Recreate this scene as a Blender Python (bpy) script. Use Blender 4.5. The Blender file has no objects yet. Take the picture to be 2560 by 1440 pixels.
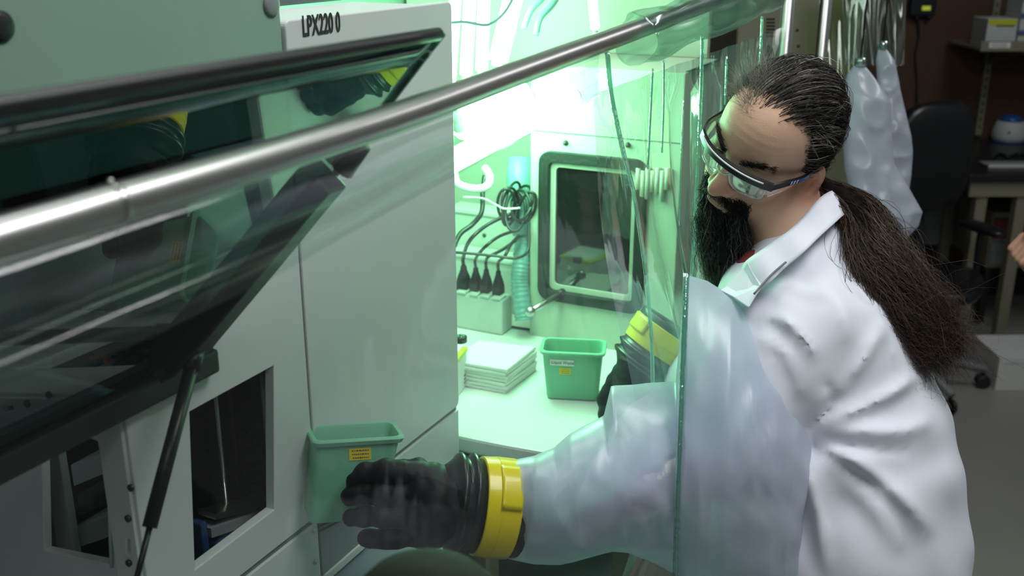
import bpy, bmesh, math, random
import numpy as np
from mathutils import Vector, Matrix
from mathutils import noise as mnoise

rnd = random.Random(7)
rng = np.random.default_rng(7)
SC = bpy.context.scene
COL = SC.collection

# ------------------------------------------------------------------ camera, world, light, exposure
FPX = 2600.0
PITCH = math.radians(18.9)
CAMZ = 1.85
cd = bpy.data.cameras.new('camera'); cam = bpy.data.objects.new('camera', cd); COL.objects.link(cam)
cam.location = (0, 0, CAMZ); cam.rotation_euler = (math.pi/2-PITCH, 0, 0)
cd.sensor_width = 36.0; cd.lens = 36.0*FPX/2560.0; cd.clip_start = 0.02
cd.dof.use_dof = True; cd.dof.focus_distance = 1.52; cd.dof.aperture_fstop = 5.0
SC.camera = cam
SC.view_settings.view_transform = 'Standard'; SC.view_settings.look = 'None'
SC.view_settings.gamma = 1.0; SC.view_settings.use_curve_mapping = False
SC.view_settings.exposure = 0.0
SC.cycles.max_bounces = 5; SC.cycles.diffuse_bounces = 3; SC.cycles.glossy_bounces = 3
SC.cycles.transmission_bounces = 4; SC.cycles.transparent_max_bounces = 24
SC.cycles.use_denoising = True; SC.cycles.use_adaptive_sampling = True; SC.cycles.adaptive_threshold = 0.03; SC.cycles.adaptive_min_samples = 12; SC.cycles.sample_clamp_indirect = 4.0
SC.cycles.caustics_reflective = False; SC.cycles.caustics_refractive = False
w = bpy.data.worlds.new('world'); SC.world = w; w.use_nodes = True
w.node_tree.nodes['Background'].inputs[0].default_value = (0.8, 0.9, 1, 1)
w.node_tree.nodes['Background'].inputs[1].default_value = 0.03

def area(name, loc, target, size, size_y, energy, color=(1, 1, 1)):
    l = bpy.data.lights.new(name, 'AREA'); l.shape = 'RECTANGLE'; l.size = size; l.size_y = size_y
    l.energy = energy; l.color = color
    o = bpy.data.objects.new(name, l); COL.objects.link(o); o.location = loc
    d = Vector(target)-Vector(loc); o.rotation_euler = d.to_track_quat('-Z', 'Y').to_euler()
    return o
CEIL = 2.9
CEIL_LIGHTS = [((0.80, 0.85), (0.6, 1.2), 19), ((-0.45, 1.75), (0.6, 1.2), 9), ((0.0, -1.0), (1.2, 0.6), 8), ((2.2, 3.1), (0.6, 1.2), 11)]
for (x, y), (sx, sy), e in CEIL_LIGHTS:
    area('ceiling_lamp', (x, y, CEIL-0.035), (x, y, 0), sx, sy, e, (0.97, 0.98, 1.0))
GREEN = (0.16, 1.0, 0.40)

# ------------------------------------------------------------------ coordinates
sp, cp = math.sin(PITCH), math.cos(PITCH)
CX = np.array([1, 0, 0.]); CY = np.array([0, sp, cp]); CZ = np.array([0, -cp, sp]); CO = np.array([0, 0, CAMZ])
def cam2w(p):
    p = np.asarray(p, float); return CO + p[..., 0:1]*CX + p[..., 1:2]*CY + p[..., 2:3]*CZ
def C(px, py, d):                       # camera metric coordinates
    return np.array([(px-1280)/FPX*d, -(py-720)/FPX*d, -d])
def P(px, py, d):
    return cam2w(C(px, py, d))
def ray(px, py):
    return P(px, py, 1.0)-CO
def atZ(px, py, z):
    r = ray(px, py); return CO + r*((z-CAMZ)/r[2])
AZ = math.radians(26.5)
G = np.array([math.sin(AZ), math.cos(AZ), 0]); N = np.array([math.cos(AZ), -math.sin(AZ), 0]); UP = np.array([0, 0, 1.])
def atC(px, py, c):                     # plane along the isolator, offset c
    r = ray(px, py); return CO + r*(c/(r@N))
def atS(px, py, s):                     # plane across the isolator at distance s
    r = ray(px, py); return CO + r*(s/(r@G))
def S(s, c, z): return G*s + N*c + UP*z
def sz(p): return (float(p@G), float(p[2]))
def cz(p): return (float(p@N), float(p[2]))

# ------------------------------------------------------------------ materials
def nt(name):
    m = bpy.data.materials.new(name); m.use_nodes = True
    t = m.node_tree; t.nodes.clear()
    out = t.nodes.new('ShaderNodeOutputMaterial'); return m, t, out
def mat(name, col, rough=0.5, metal=0.0, var=0.05, scale=40, bump=0.0, bscale=None, spec=0.5, coat=0.0, attr=None, trans=0.0, alpha=1.0, sss=0.0, stretch=None, emit=None, estr=0):
    m, t, out = nt(name)
    b = t.nodes.new('ShaderNodeBsdfPrincipled'); t.links.new(b.outputs[0], out.inputs[0])
    b.inputs['Roughness'].default_value = rough; b.inputs['Metallic'].default_value = metal
    b.inputs['Specular IOR Level'].default_value = spec; b.inputs['Coat Weight'].default_value = coat
    b.inputs['Transmission Weight'].default_value = trans; b.inputs['Alpha'].default_value = alpha
    if sss: b.inputs['Subsurface Weight'].default_value = sss; b.inputs['Subsurface Radius'].default_value = (.01, .004, .002); b.inputs['Subsurface Scale'].default_value = 1
    tc = t.nodes.new('ShaderNodeTexCoord'); src = tc.outputs['Object']
    if stretch:
        mp = t.nodes.new('ShaderNodeMapping'); mp.inputs['Scale'].default_value = stretch; t.links.new(src, mp.inputs[0]); src = mp.outputs[0]
    nz = t.nodes.new('ShaderNodeTexNoise'); nz.inputs['Scale'].default_value = scale; nz.inputs['Detail'].default_value = 4; t.links.new(src, nz.inputs['Vector'])
    mx = t.nodes.new('ShaderNodeMix'); mx.data_type = 'RGBA'; mx.blend_type = 'MULTIPLY'; mx.inputs[0].default_value = 1.0
    rp = t.nodes.new('ShaderNodeMapRange'); rp.inputs[3].default_value = 1-var*1.5; rp.inputs[4].default_value = 1+var*1.5; t.links.new(nz.outputs[0], rp.inputs[0])
    t.links.new(rp.outputs[0], mx.inputs[7])
    if attr:
        a = t.nodes.new('ShaderNodeAttribute'); a.attribute_name = attr; t.links.new(a.outputs['Color'], mx.inputs[6])
    else:
        mx.inputs[6].default_value = (*col, 1)
    t.links.new(mx.outputs[2], b.inputs['Base Color'])
    if bump:
        n2 = t.nodes.new('ShaderNodeTexNoise'); n2.inputs['Scale'].default_value = bscale or scale; n2.inputs['Detail'].default_value = 5; t.links.new(src, n2.inputs['Vector'])
        bp = t.nodes.new('ShaderNodeBump'); bp.inputs['Strength'].default_value = bump; bp.inputs['Distance'].default_value = 0.002
        t.links.new(n2.outputs[0], bp.inputs['Height']); t.links.new(bp.outputs[0], b.inputs['Normal'])
    if emit:
        b.inputs['Emission Color'].default_value = (*emit, 1); b.inputs['Emission Strength'].default_value = estr
    return m
def film_mat(name, tint, gloss=0.10, milk=0.0, milkcol=(.9, .95, 1), rough=0.05, bump=0.35, bscale=6, stretch=(1, 1, 1), edge=0.5, tl=0.5):
    m, t, out = nt(name)
    L = t.links.new
    tr = t.nodes.new('ShaderNodeBsdfTransparent'); tr.inputs[0].default_value = (*tint, 1)
    gl = t.nodes.new('ShaderNodeBsdfGlossy'); gl.inputs['Roughness'].default_value = rough; gl.inputs[0].default_value = (1, 1, 1, 1)
    df = t.nodes.new('ShaderNodeBsdfDiffuse'); df.inputs[0].default_value = (*milkcol, 1)
    tls = t.nodes.new('ShaderNodeBsdfTranslucent'); tls.inputs[0].default_value = (*milkcol, 1)
    tc = t.nodes.new('ShaderNodeTexCoord'); mp = t.nodes.new('ShaderNodeMapping'); mp.inputs['Scale'].default_value = stretch
    L(tc.outputs['Object'], mp.inputs[0])
    nz = t.nodes.new('ShaderNodeTexNoise'); nz.inputs['Scale'].default_value = bscale; nz.inputs['Detail'].default_value = 3; nz.inputs['Distortion'].default_value = .6; L(mp.outputs[0], nz.inputs['Vector'])
    bp = t.nodes.new('ShaderNodeBump'); bp.inputs['Strength'].default_value = bump; bp.inputs['Distance'].default_value = 0.02; L(nz.outputs[0], bp.inputs['Height'])
    for n in (gl, df): L(bp.outputs[0], n.inputs['Normal'])
    mm = t.nodes.new('ShaderNodeMixShader'); mm.inputs[0].default_value = tl; L(df.outputs[0], mm.inputs[1]); L(tls.outputs[0], mm.inputs[2])
    m1 = t.nodes.new('ShaderNodeMixShader'); m1.inputs[0].default_value = milk; L(tr.outputs[0], m1.inputs[1]); L(mm.outputs[0], m1.inputs[2])
    lw = t.nodes.new('ShaderNodeLayerWeight'); lw.inputs[0].default_value = 0.35; L(bp.outputs[0], lw.inputs['Normal'])
    mr = t.nodes.new('ShaderNodeMapRange'); mr.inputs[3].default_value = gloss; mr.inputs[4].default_value = edge; L(lw.outputs['Facing'], mr.inputs[0])
    m2 = t.nodes.new('ShaderNodeMixShader'); L(mr.outputs[0], m2.inputs[0]); L(m1.outputs[0], m2.inputs[1]); L(gl.outputs[0], m2.inputs[2])
    L(m2.outputs[0], out.inputs[0])
    return m
def emit_mat(name, col, strength):
    m, t, out = nt(name); e = t.nodes.new('ShaderNodeEmission'); e.inputs[0].default_value = (*col, 1); e.inputs[1].default_value = strength
    nz = t.nodes.new('ShaderNodeTexNoise'); nz.inputs['Scale'].default_value = 3
    t.links.new(e.outputs[0], out.inputs[0]); return m

M = {}
M['white'] = mat('white_enamel', (.66, .68, .69), .38, var=.03, scale=8, bump=.03, bscale=300)
M['white2'] = mat('white_plastic', (.70, .72, .72), .4, var=.02)
M['pale'] = mat('green_lit_panel', (.25, .39, .31), .5, var=.04, scale=6)  # green of the lamp light and film put into the panel colour
M['seam'] = mat('dark_seam', (.10, .11, .12), .6)
M['stripe'] = mat('grey_stripe', (.16, .18, .19), .5)
M['greypanel'] = mat('grey_panel', (.22, .25, .26), .5, var=.04)
M['black'] = mat('black_plastic', (.012, .013, .014), .42, bump=.05, bscale=400)
M['blackmetal'] = mat('black_metal', (.015, .016, .018), .35, metal=.2)
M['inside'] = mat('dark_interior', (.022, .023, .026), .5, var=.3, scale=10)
M['steel'] = mat('brushed_steel', (.55, .54, .52), .28, metal=1, var=.05, scale=60)
M['alu'] = mat('aluminium_tube', (.55, .54, .53), .34, metal=1, var=.04, scale=30)
M['screw'] = mat('dark_screw', (.08, .08, .09), .4, metal=.8)
M['orange'] = mat('orange_plastic', (.7, .12, .02), .5)
M['carrier'] = mat('dark_blue_carrier', (.015, .04, .12), .4)
M['contact_shade'] = mat('navy_contact_shade', (.03, .06, .11), .5)
M['bench'] = mat('blue_grey_bench', (.20, .25, .29), .45, var=.05, scale=8)
M['table'] = mat('white_laminate', (.80, .82, .80), .32, var=.02, scale=12)
M['apron'] = mat('grey_apron', (.17, .20, .21), .5)
M['bin'] = mat('green_plastic', (.19, .49, .32), .42, var=.04, scale=20, bump=.05, bscale=200)
M['yellow'] = mat('yellow_sticker', (.80, .62, .02), .5)
M['label'] = mat('white_label', (.82, .84, .83), .5)
M['ink'] = mat('black_ink', (.02, .02, .02), .6)
M['inkgrey'] = mat('grey_ink', (.10, .09, .03), .6)
M['tape'] = mat('yellow_tape', (.85, .66, .01), .28, var=.05, scale=30, bump=.25, bscale=30, coat=.3)
M['glove'] = mat('black_neoprene', (.008, .008, .010), .55, spec=.25, var=.2, scale=25, bump=.15, bscale=60)
M['rubber'] = mat('black_rubber_ring', (.012, .014, .014), .32, bump=.05)
M['skin'] = mat('skin', (.6, .4, .3), .5, attr='Col', var=.06, scale=60, bump=.15, bscale=500, sss=.0)
M['hair'] = mat('hair', (.1, .1, .1), .42, attr='Col', var=0, spec=.35)
M['hairbase'] = mat('hair_underlayer', (.010, .008, .007), .9, spec=.05, var=.4, scale=120, bump=.6, bscale=180)
M['beardbase'] = mat('beard_underlayer', (.007, .007, .007), .9, spec=.05, var=.4, scale=200, bump=.6, bscale=300)
M['coat'] = mat('white_cotton', (.75, .77, .86), .75, var=.02, scale=25, bump=.25, bscale=12, spec=.2)
M['shirt'] = mat('red_shirt', (.20, .03, .025), .8)
M['trouser'] = mat('dark_trousers', (.03, .035, .05), .8)
M['beige'] = mat('beige_steel', (.36, .34, .25), .5, var=.03, scale=6)
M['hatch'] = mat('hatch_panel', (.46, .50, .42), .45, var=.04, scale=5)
M['gasket'] = mat('black_gasket', (.012, .016, .015), .55)
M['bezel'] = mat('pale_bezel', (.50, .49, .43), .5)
M['strip'] = mat('pale_plastic', (.55, .58, .54), .5)
M['cable'] = mat('black_cable', (.015, .022, .02), .35)
M['paper'] = mat('paper_towel', (.80, .82, .78), .85, var=.02, bump=.1, bscale=80)
M['lime'] = mat('lime_lid', (.60, .68, .03), .4)
M['floor'] = mat('grey_vinyl_floor', (.27, .27, .245), .35, var=.06, scale=4)
M['brown'] = mat('brown_wall_paint', (.078, .038, .020), .7, var=.08, scale=3, bump=.1, bscale=80)
M['wallgrey'] = mat('grey_wall', (.30, .31, .31), .7, var=.04, scale=3)
M['ceil'] = mat('ceiling_board', (.55, .56, .56), .8, var=.04, scale=30)
M['baseb'] = mat('dark_baseboard', (.03, .03, .03), .6)
M['desk'] = mat('black_desk_top', (.012, .012, .013), .35)
M['deskframe'] = mat('olive_beige_metal', (.22, .21, .15), .5)
M['leather'] = mat('black_leather', (.006, .007, .009), .35, bump=.1, bscale=150)
M['carton'] = mat('grey_carton', (.72, .72, .72), .6)
M['blue'] = mat('blue_plastic', (.01, .09, .32), .25)
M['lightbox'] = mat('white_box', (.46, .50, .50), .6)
M['bluebox'] = mat('blue_print', (.06, .09, .25), .6)
M['yellowbox'] = mat('yellow_print', (.50, .52, .03), .6)
M['display'] = mat('yellow_display', (.5, .55, .05), .4, emit=(.55, .65, .05), estr=.35)
M['device'] = mat('blue_black_device', (.008, .013, .022), .4)
M['led'] = emit_mat('green_led', (.33, 1.0, .50), 62)
M['film_glow'] = emit_mat('green_film_glow', (.33, 1.0, .52), 50)
M['rim_fill'] = emit_mat('green_rim_fill', (.30, 1.0, .46), 60)
M['ceil_led'] = emit_mat('ceiling_diffuser', (1, .98, .96), 2.0)
M['film'] = film_mat('clear_vinyl_film', (.90, .95, .925), gloss=.014, milk=.010, bump=.14, bscale=6, stretch=(1, 1, .35), edge=.13)
M['pleatfilm'] = film_mat('pleated_vinyl_film', (.87, .93, .905), gloss=.065, milk=.035, bump=.35, bscale=9, stretch=(1, 1, .25), edge=.62, rough=.07)
M['foldfilm'] = film_mat('gathered_vinyl_film', (.82, .90, .87), gloss=.035, milk=.022, bump=.06, bscale=6, stretch=(.4, .3, 2.0), edge=.28, rough=.16)
M['sleeve'] = film_mat('milky_vinyl_sleeve', (.90, .93, .97), gloss=.03, milk=.45, milkcol=(.88, .91, 1.0), bump=.16, bscale=4, stretch=(1, 1, 1), edge=.16, rough=.36, tl=.5)
M['oldfilm'] = film_mat('olive_vinyl_film', (.74, .76, .60), gloss=.06, milk=.12, milkcol=(.5, .52, .36), bump=.4, bscale=6, stretch=(1, 1, .4), edge=.4)
M['seamfilm'] = film_mat('welded_film_seam', (.45, .75, .68), gloss=.25, milk=.25, milkcol=(.45, .75, .68), bump=.3, bscale=30, edge=.7)
M['tint'] = film_mat('tinted_glass', (.19, .30, .30), gloss=.06, milk=.0, bump=0.0, edge=.30, rough=.01)
M['tintedge'] = film_mat('tinted_glass_edge', (.20, .36, .34), gloss=.10, milk=.2, milkcol=(.20, .42, .38), bump=0, edge=.4)
M['clear'] = film_mat('clear_polycarbonate', (.95, .965, .97), gloss=.05, milk=.015, bump=0, edge=.6, rough=.02)
M['clearedge'] = film_mat('clear_lens_rim', (.80, .85, .86), gloss=.22, milk=.10, bump=0, edge=.8, rough=.05)
M['pane'] = film_mat('dark_window_pane', (.10, .12, .10), gloss=.06, milk=.02, bump=.05, edge=.4, rough=.03)
M['eye'] = mat('eye', (.7, .68, .65), .2, attr='Col', var=0)
M['whiteline'] = mat('white_rubber_line', (.85, .85, .85), .5)
M['hose'] = mat('teal_hose', (.18, .34, .34), .35)

# ------------------------------------------------------------------ object helpers
def root_loc(o):
    while o.parent: o = o.parent
    return np.array(o.location)
def thing(name, label, cat, loc=(0, 0, 0), group=None):
    o = bpy.data.objects.new(name, None); COL.objects.link(o); o.location = tuple(float(v) for v in loc); o.empty_display_size = .05
    o['label'] = label; o['category'] = cat
    if group: o['group'] = group
    return o
def tag(o, label, cat, group=None):
    o['label'] = label; o['category'] = cat
    if group: o['group'] = group
    return o
class MB:
    def __init__(s): s.v = []; s.f = []; s.n = 0
    def add(s, v, f):
        s.v += [tuple(map(float, a)) for a in v]; s.f += [tuple(int(i)+s.n for i in q) for q in f]; s.n += len(v)
        return s
    def box(s, o, a, b, c, bev=0):      # corner o and three edge vectors
        o, a, b, c = (np.asarray(t, float) for t in (o, a, b, c))
        if np.dot(np.cross(a, b), c) < 0: a, b = b, a
        if bev <= 0:
            v = [o, o+a, o+a+b, o+b, o+c, o+a+c, o+a+b+c, o+b+c]
            return s.add(v, [(0, 3, 2, 1), (4, 5, 6, 7), (0, 1, 5, 4), (1, 2, 6, 5), (2, 3, 7, 6), (3, 0, 4, 7)])
        bm = bmesh.new(); bmesh.ops.create_cube(bm, size=1)
        L = [np.linalg.norm(t) for t in (a, b, c)]
        for vv in bm.verts: vv.co = ((vv.co.x+.5)*L[0], (vv.co.y+.5)*L[1], (vv.co.z+.5)*L[2])
        bmesh.ops.bevel(bm, geom=bm.edges[:], offset=min(bev, .45*min(L)), segments=2, profile=.5, affect='EDGES')
        A, B, Cc = a/L[0], b/L[1], c/L[2]
        vs = [o+A*q.co.x+B*q.co.y+Cc*q.co.z for q in bm.verts]; bm.verts.index_update()
        fs = [[q.index for q in f.verts] for f in bm.faces]; bm.free()
        return s.add(vs, fs)
    def cbox(s, c, a, b, d, bev=0):     # centred
        c, a, b, d = (np.asarray(t, float) for t in (c, a, b, d)); return s.box(c-(a+b+d)/2, a, b, d, bev)
    def tube(s, pts, r, n=10, cap=True):
        pts = [np.asarray(p, float) for p in pts]; m = len(pts)
        rr = [r]*m if np.isscalar(r) else list(r)
        tang = [pts[min(i+1, m-1)]-pts[max(i-1, 0)] for i in range(m)]
        tang = [t/(np.linalg.norm(t)+1e-12) for t in tang]
        ref = np.array([0, 0, 1.]) if abs(tang[0][2]) < .9 else np.array([1., 0, 0])
        u = np.cross(tang[0], ref); u /= np.linalg.norm(u)
        v = []
        for i in range(m):
            u = u-tang[i]*(u@tang[i]); u /= (np.linalg.norm(u)+1e-12); w_ = np.cross(tang[i], u)
            for k in range(n):
                a = 2*math.pi*k/n; v.append(pts[i]+rr[i]*(math.cos(a)*u+math.sin(a)*w_))
        f = [(i*n+k, i*n+(k+1) % n, (i+1)*n+(k+1) % n, (i+1)*n+k) for i in range(m-1) for k in range(n)]
        if cap: f += [tuple(range(n-1, -1, -1)), tuple((m-1)*n+k for k in range(n))]
        return s.add(v, f)
    def rings(s, rings, closed=True, cap0=True, cap1=True):   # list of rings, equal length
        n = len(rings[0]); v = [p for r in rings for p in r]; f = []
        for i in range(len(rings)-1):
            for k in range(n if closed else n-1):
                f.append((i*n+k, i*n+(k+1) % n, (i+1)*n+(k+1) % n, (i+1)*n+k))
        if closed and cap0: f.append(tuple(range(n-1, -1, -1)))
        if closed and cap1: f.append(tuple((len(rings)-1)*n+k for k in range(n)))
        return s.add(v, f)
    def prism(s, poly, off):            # planar polygon extruded by vector off
        poly = [np.asarray(p, float) for p in poly]; n = len(poly); off = np.asarray(off, float)
        return s.add(poly+[p+off for p in poly], [tuple(range(n-1, -1, -1)), tuple(range(n, 2*n))]+[(i, (i+1) % n, n+(i+1) % n, n+i) for i in range(n)])
    def lathe(s, c, axis, prof, n=24):  # prof: (radius, height)
        c = np.asarray(c, float); ax = np.asarray(axis, float); ax = ax/np.linalg.norm(ax)
        ref = np.array([0, 0, 1.]) if abs(ax[2]) < .9 else np.array([1., 0, 0]); u = np.cross(ref, ax); u /= np.linalg.norm(u); w_ = np.cross(ax, u)
        rings = [[c+ax*h+r*(math.cos(2*math.pi*k/n)*u+math.sin(2*math.pi*k/n)*w_) for k in range(n)] for r, h in prof]
        return s.rings(rings)
    def grid(s, fn, nu, nv):
        v = [fn(i/(nu-1), j/(nv-1)) for i in range(nu) for j in range(nv)]
        return s.add(v, [(i*nv+j, (i+1)*nv+j, (i+1)*nv+j+1, i*nv+j+1) for i in range(nu-1) for j in range(nv-1)])
    def obj(s, name, m, parent=None, smooth=False, label=None, solid=0, sub=0, bevel=0, fix=True):
        return mesh_obj(name, s.v, s.f, m, parent, smooth, label, solid, sub, bevel, fix)
def mesh_obj(name, v, f, m, parent=None, smooth=False, label=None, solid=0, sub=0, bevel=0, fix=True):
    off = root_loc(parent) if parent else np.zeros(3)
    me = bpy.data.meshes.new(name)
    v = np.asarray(v, float)-off
    me.from_pydata(v.tolist(), [], f if isinstance(f, list) else f.tolist())
    if fix:
        bm = bmesh.new(); bm.from_mesh(me); bmesh.ops.recalc_face_normals(bm, faces=bm.faces); bm.to_mesh(me); bm.free()
    me.materials.append(m)
    if smooth == 'auto':
        me.polygons.foreach_set('use_smooth', [True]*len(me.polygons))
        me.set_sharp_from_angle(angle=math.radians(38))
    else:
        me.polygons.foreach_set('use_smooth', [bool(smooth)]*len(me.polygons))
    me.update()
    o = bpy.data.objects.new(name, me); COL.objects.link(o)
    if parent: o.parent = parent
    if label: o['label'] = label
    if sub: md = o.modifiers.new('sub', 'SUBSURF'); md.levels = sub; md.render_levels = sub
    if solid: md = o.modifiers.new('solid', 'SOLIDIFY'); md.thickness = solid; md.offset = 0
    if bevel: md = o.modifiers.new('bevel', 'BEVEL'); md.width = bevel; md.segments = 2; md.limit_method = 'ANGLE'
    return o
def struct(o): o['kind'] = 'structure'; return o
def plate(name, outer, holes, basis, thick, m, parent=None, bevel=0.0, label=None):
    # flat plate with holes: 2-D outlines on basis (origin, ex, ey), grows backwards along ex x ey by thick
    cu = bpy.data.curves.new('tmp', 'CURVE'); cu.dimensions = '2D'; cu.fill_mode = 'BOTH'; cu.extrude = thick/2; cu.bevel_depth = bevel; cu.bevel_resolution = 1
    for pl in [outer]+list(holes):
        sp_ = cu.splines.new('POLY'); sp_.points.add(len(pl)-1)
        for q, (a, b) in zip(sp_.points, pl): q.co = (a, b, 0, 1)
        sp_.use_cyclic_u = True
    o = bpy.data.objects.new('tmp', cu); COL.objects.link(o)
    dg = bpy.context.evaluated_depsgraph_get(); me = bpy.data.meshes.new_from_object(o.evaluated_get(dg))
    v = np.array([tuple(q.co) for q in me.vertices]); f = [tuple(p.vertices) for p in me.polygons]
    bpy.data.objects.remove(o); bpy.data.curves.remove(cu); bpy.data.meshes.remove(me)
    o0, ex, ey = (np.asarray(t, float) for t in basis); ez = np.cross(ex, ey)
    W = o0+v[:, 0:1]*ex+v[:, 1:2]*ey+(v[:, 2:3]-thick/2-bevel)*ez
    return mesh_obj(name, W, f, m, parent, False, label)
def rrect(x0, y0, x1, y1, r, n=5):
    pts = []
    for cx_, cy_, a0 in ((x1-r, y0+r, -90), (x1-r, y1-r, 0), (x0+r, y1-r, 90), (x0+r, y0+r, 180)):
        for i in range(n+1):
            a = math.radians(a0+90*i/n); pts.append((cx_+r*math.cos(a), cy_+r*math.sin(a)))
    return pts
def text(name, s, origin, ex, ey, size, m, parent, ext=.0004, sx=1.0, bold=0):
    cu = bpy.data.curves.new('tmp', 'FONT'); cu.body = s; cu.size = size; cu.extrude = ext; cu.offset = bold; cu.resolution_u = 3
    o = bpy.data.objects.new('tmp', cu); COL.objects.link(o)
    dg = bpy.context.evaluated_depsgraph_get(); me = bpy.data.meshes.new_from_object(o.evaluated_get(dg))
    v = np.array([tuple(q.co) for q in me.vertices]); f = [tuple(p.vertices) for p in me.polygons]
    bpy.data.objects.remove(o); bpy.data.curves.remove(cu); bpy.data.meshes.remove(me)
    ex, ey = np.asarray(ex, float), np.asarray(ey, float); ez = np.cross(ex, ey)
    W = np.asarray(origin, float)+v[:, 0:1]*ex*sx+v[:, 1:2]*ey+v[:, 2:3]*ez
    return mesh_obj(name, W, f, m, parent)
def smooth_path(pts, n=8):
    pts = [np.asarray(p, float) for p in pts]; out = []
    for i in range(len(pts)-1):
        p0, p1, p2, p3 = pts[max(i-1, 0)], pts[i], pts[i+1], pts[min(i+2, len(pts)-1)]
        for k in range(n):
            t = k/n
            out.append(.5*((2*p1)+(-p0+p2)*t+(2*p0-5*p1+4*p2-p3)*t*t+(-p0+3*p1-3*p2+p3)*t**3))
    out.append(pts[-1]); return out
def unit(v): v = np.asarray(v, float); return v/np.linalg.norm(v)

# ------------------------------------------------------------------ implicit surfaces
def smin(a, b, k):
    h = np.clip(.5+.5*(b-a)/k, 0, 1); return b+(a-b)*h-k*h*(1-h)
def smax(a, b, k): return -smin(-a, -b, k)
def ell(Pp, c, r):
    q = Pp-np.asarray(c, float); r = np.asarray(r, float)
    k0 = np.sqrt(((q/r)**2).sum(-1))+1e-9; k1 = np.sqrt(((q/r**2)**2).sum(-1))+1e-9
    return k0*(k0-1)/k1
def cap_(Pp, a, b, ra, rb):
    a, b = np.asarray(a, float), np.asarray(b, float); ab = b-a
    t = np.clip(((Pp-a)@ab)/(ab@ab+1e-12), 0, 1)
    return np.sqrt(((Pp-(a+t[..., None]*ab))**2).sum(-1))-(ra+(rb-ra)*t)
def surface_nets(fn, lo, hi, h):
    lo, hi = np.asarray(lo, float), np.asarray(hi, float)
    n = np.ceil((hi-lo)/h).astype(int)+1
    xs = [lo[i]+h*np.arange(n[i]) for i in range(3)]
    val = np.empty(n, np.float32)
    YY, ZZ = np.meshgrid(xs[1], xs[2], indexing='ij')
    step = max(1, int(200000/(n[1]*n[2])))
    for i in range(0, n[0], step):
        k = min(step, n[0]-i)
        pts = np.empty((k, n[1], n[2], 3)); pts[..., 0] = xs[0][i:i+k, None, None]; pts[..., 1] = YY; pts[..., 2] = ZZ
        val[i:i+k] = fn(pts.reshape(-1, 3)).reshape(k, n[1], n[2])
    ins = val < 0
    c = n-1
    def sl(a, d): return a[d[0]:d[0]+c[0], d[1]:d[1]+c[1], d[2]:d[2]+c[2]]
    corners = [(i, j, k) for i in (0, 1) for j in (0, 1) for k in (0, 1)]
    cnt = sum(sl(ins, d).astype(np.int8) for d in corners)
    mask = (cnt > 0) & (cnt < 8)
    idx = np.full(c, -1, np.int64); cells = np.argwhere(mask); idx[mask] = np.arange(len(cells))
    acc = np.zeros((len(cells), 3)); w_ = np.zeros(len(cells))
    for d in corners:
        for ax in range(3):
            if d[ax]: continue
            e = list(d); e[ax] = 1
            a = val[cells[:, 0]+d[0], cells[:, 1]+d[1], cells[:, 2]+d[2]]; b = val[cells[:, 0]+e[0], cells[:, 1]+e[1], cells[:, 2]+e[2]]
            x = (a < 0) != (b < 0); t = np.where(x, a/np.where(x, a-b, 1), 0)
            pos = np.tile(np.array(d, float), (len(cells), 1)); pos[:, ax] += t
            acc[x] += pos[x]; w_[x] += 1
    V = lo+h*(cells+acc/w_[:, None])
    F = []
    for ax in range(3):
        b1, b2 = (ax+1) % 3, (ax+2) % 3
        lo_ = [slice(0, n[0]), slice(0, n[1]), slice(0, n[2])]
        A = [slice(None)]*3; B = [slice(None)]*3
        A[ax] = slice(0, n[ax]-1); B[ax] = slice(1, n[ax])
        for q in (b1, b2): A[q] = slice(1, n[q]-1); B[q] = slice(1, n[q]-1)
        ia, ib = ins[tuple(A)], ins[tuple(B)]
        e = np.argwhere(ia != ib)
        if not len(e): continue
        flip = ib[e[:, 0], e[:, 1], e[:, 2]]
        e[:, b1] += 1; e[:, b2] += 1
        def cell(o1, o2):
            q = e.copy(); q[:, b1] -= o1; q[:, b2] -= o2; return idx[q[:, 0], q[:, 1], q[:, 2]]
        q = np.stack([cell(1, 1), cell(0, 1), cell(0, 0), cell(1, 0)], 1)
        q[flip] = q[flip][:, ::-1]; F.append(q)
    F = np.concatenate(F)
    return V, F
def sdf_obj(name, fn, lo, hi, h, m, parent, conv=None, label=None, color=None, smooth_it=1):
    V, F = surface_nets(fn, lo, hi, h)
    for _ in range(smooth_it):          # light laplacian relax
        acc = np.zeros_like(V); ct = np.zeros(len(V))
        for a, b in ((0, 1), (1, 2), (2, 3), (3, 0)):
            np.add.at(acc, F[:, a], V[F[:, b]]); np.add.at(acc, F[:, b], V[F[:, a]]); np.add.at(ct, F[:, a], 1); np.add.at(ct, F[:, b], 1)
        V = V*.5+.5*acc/np.maximum(ct, 1)[:, None]
    cols = color(V) if color is not None else None
    W = conv(V) if conv else V
    o = mesh_obj(name, W, F.tolist(), m, parent, True, label, fix=False)
    if cols is not None:
        at = o.data.color_attributes.new('Col', 'FLOAT_COLOR', 'POINT')
        buf = np.ones((len(V), 4), np.float32); buf[:, :3] = cols; at.data.foreach_set('color', buf.ravel())
    return o
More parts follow.
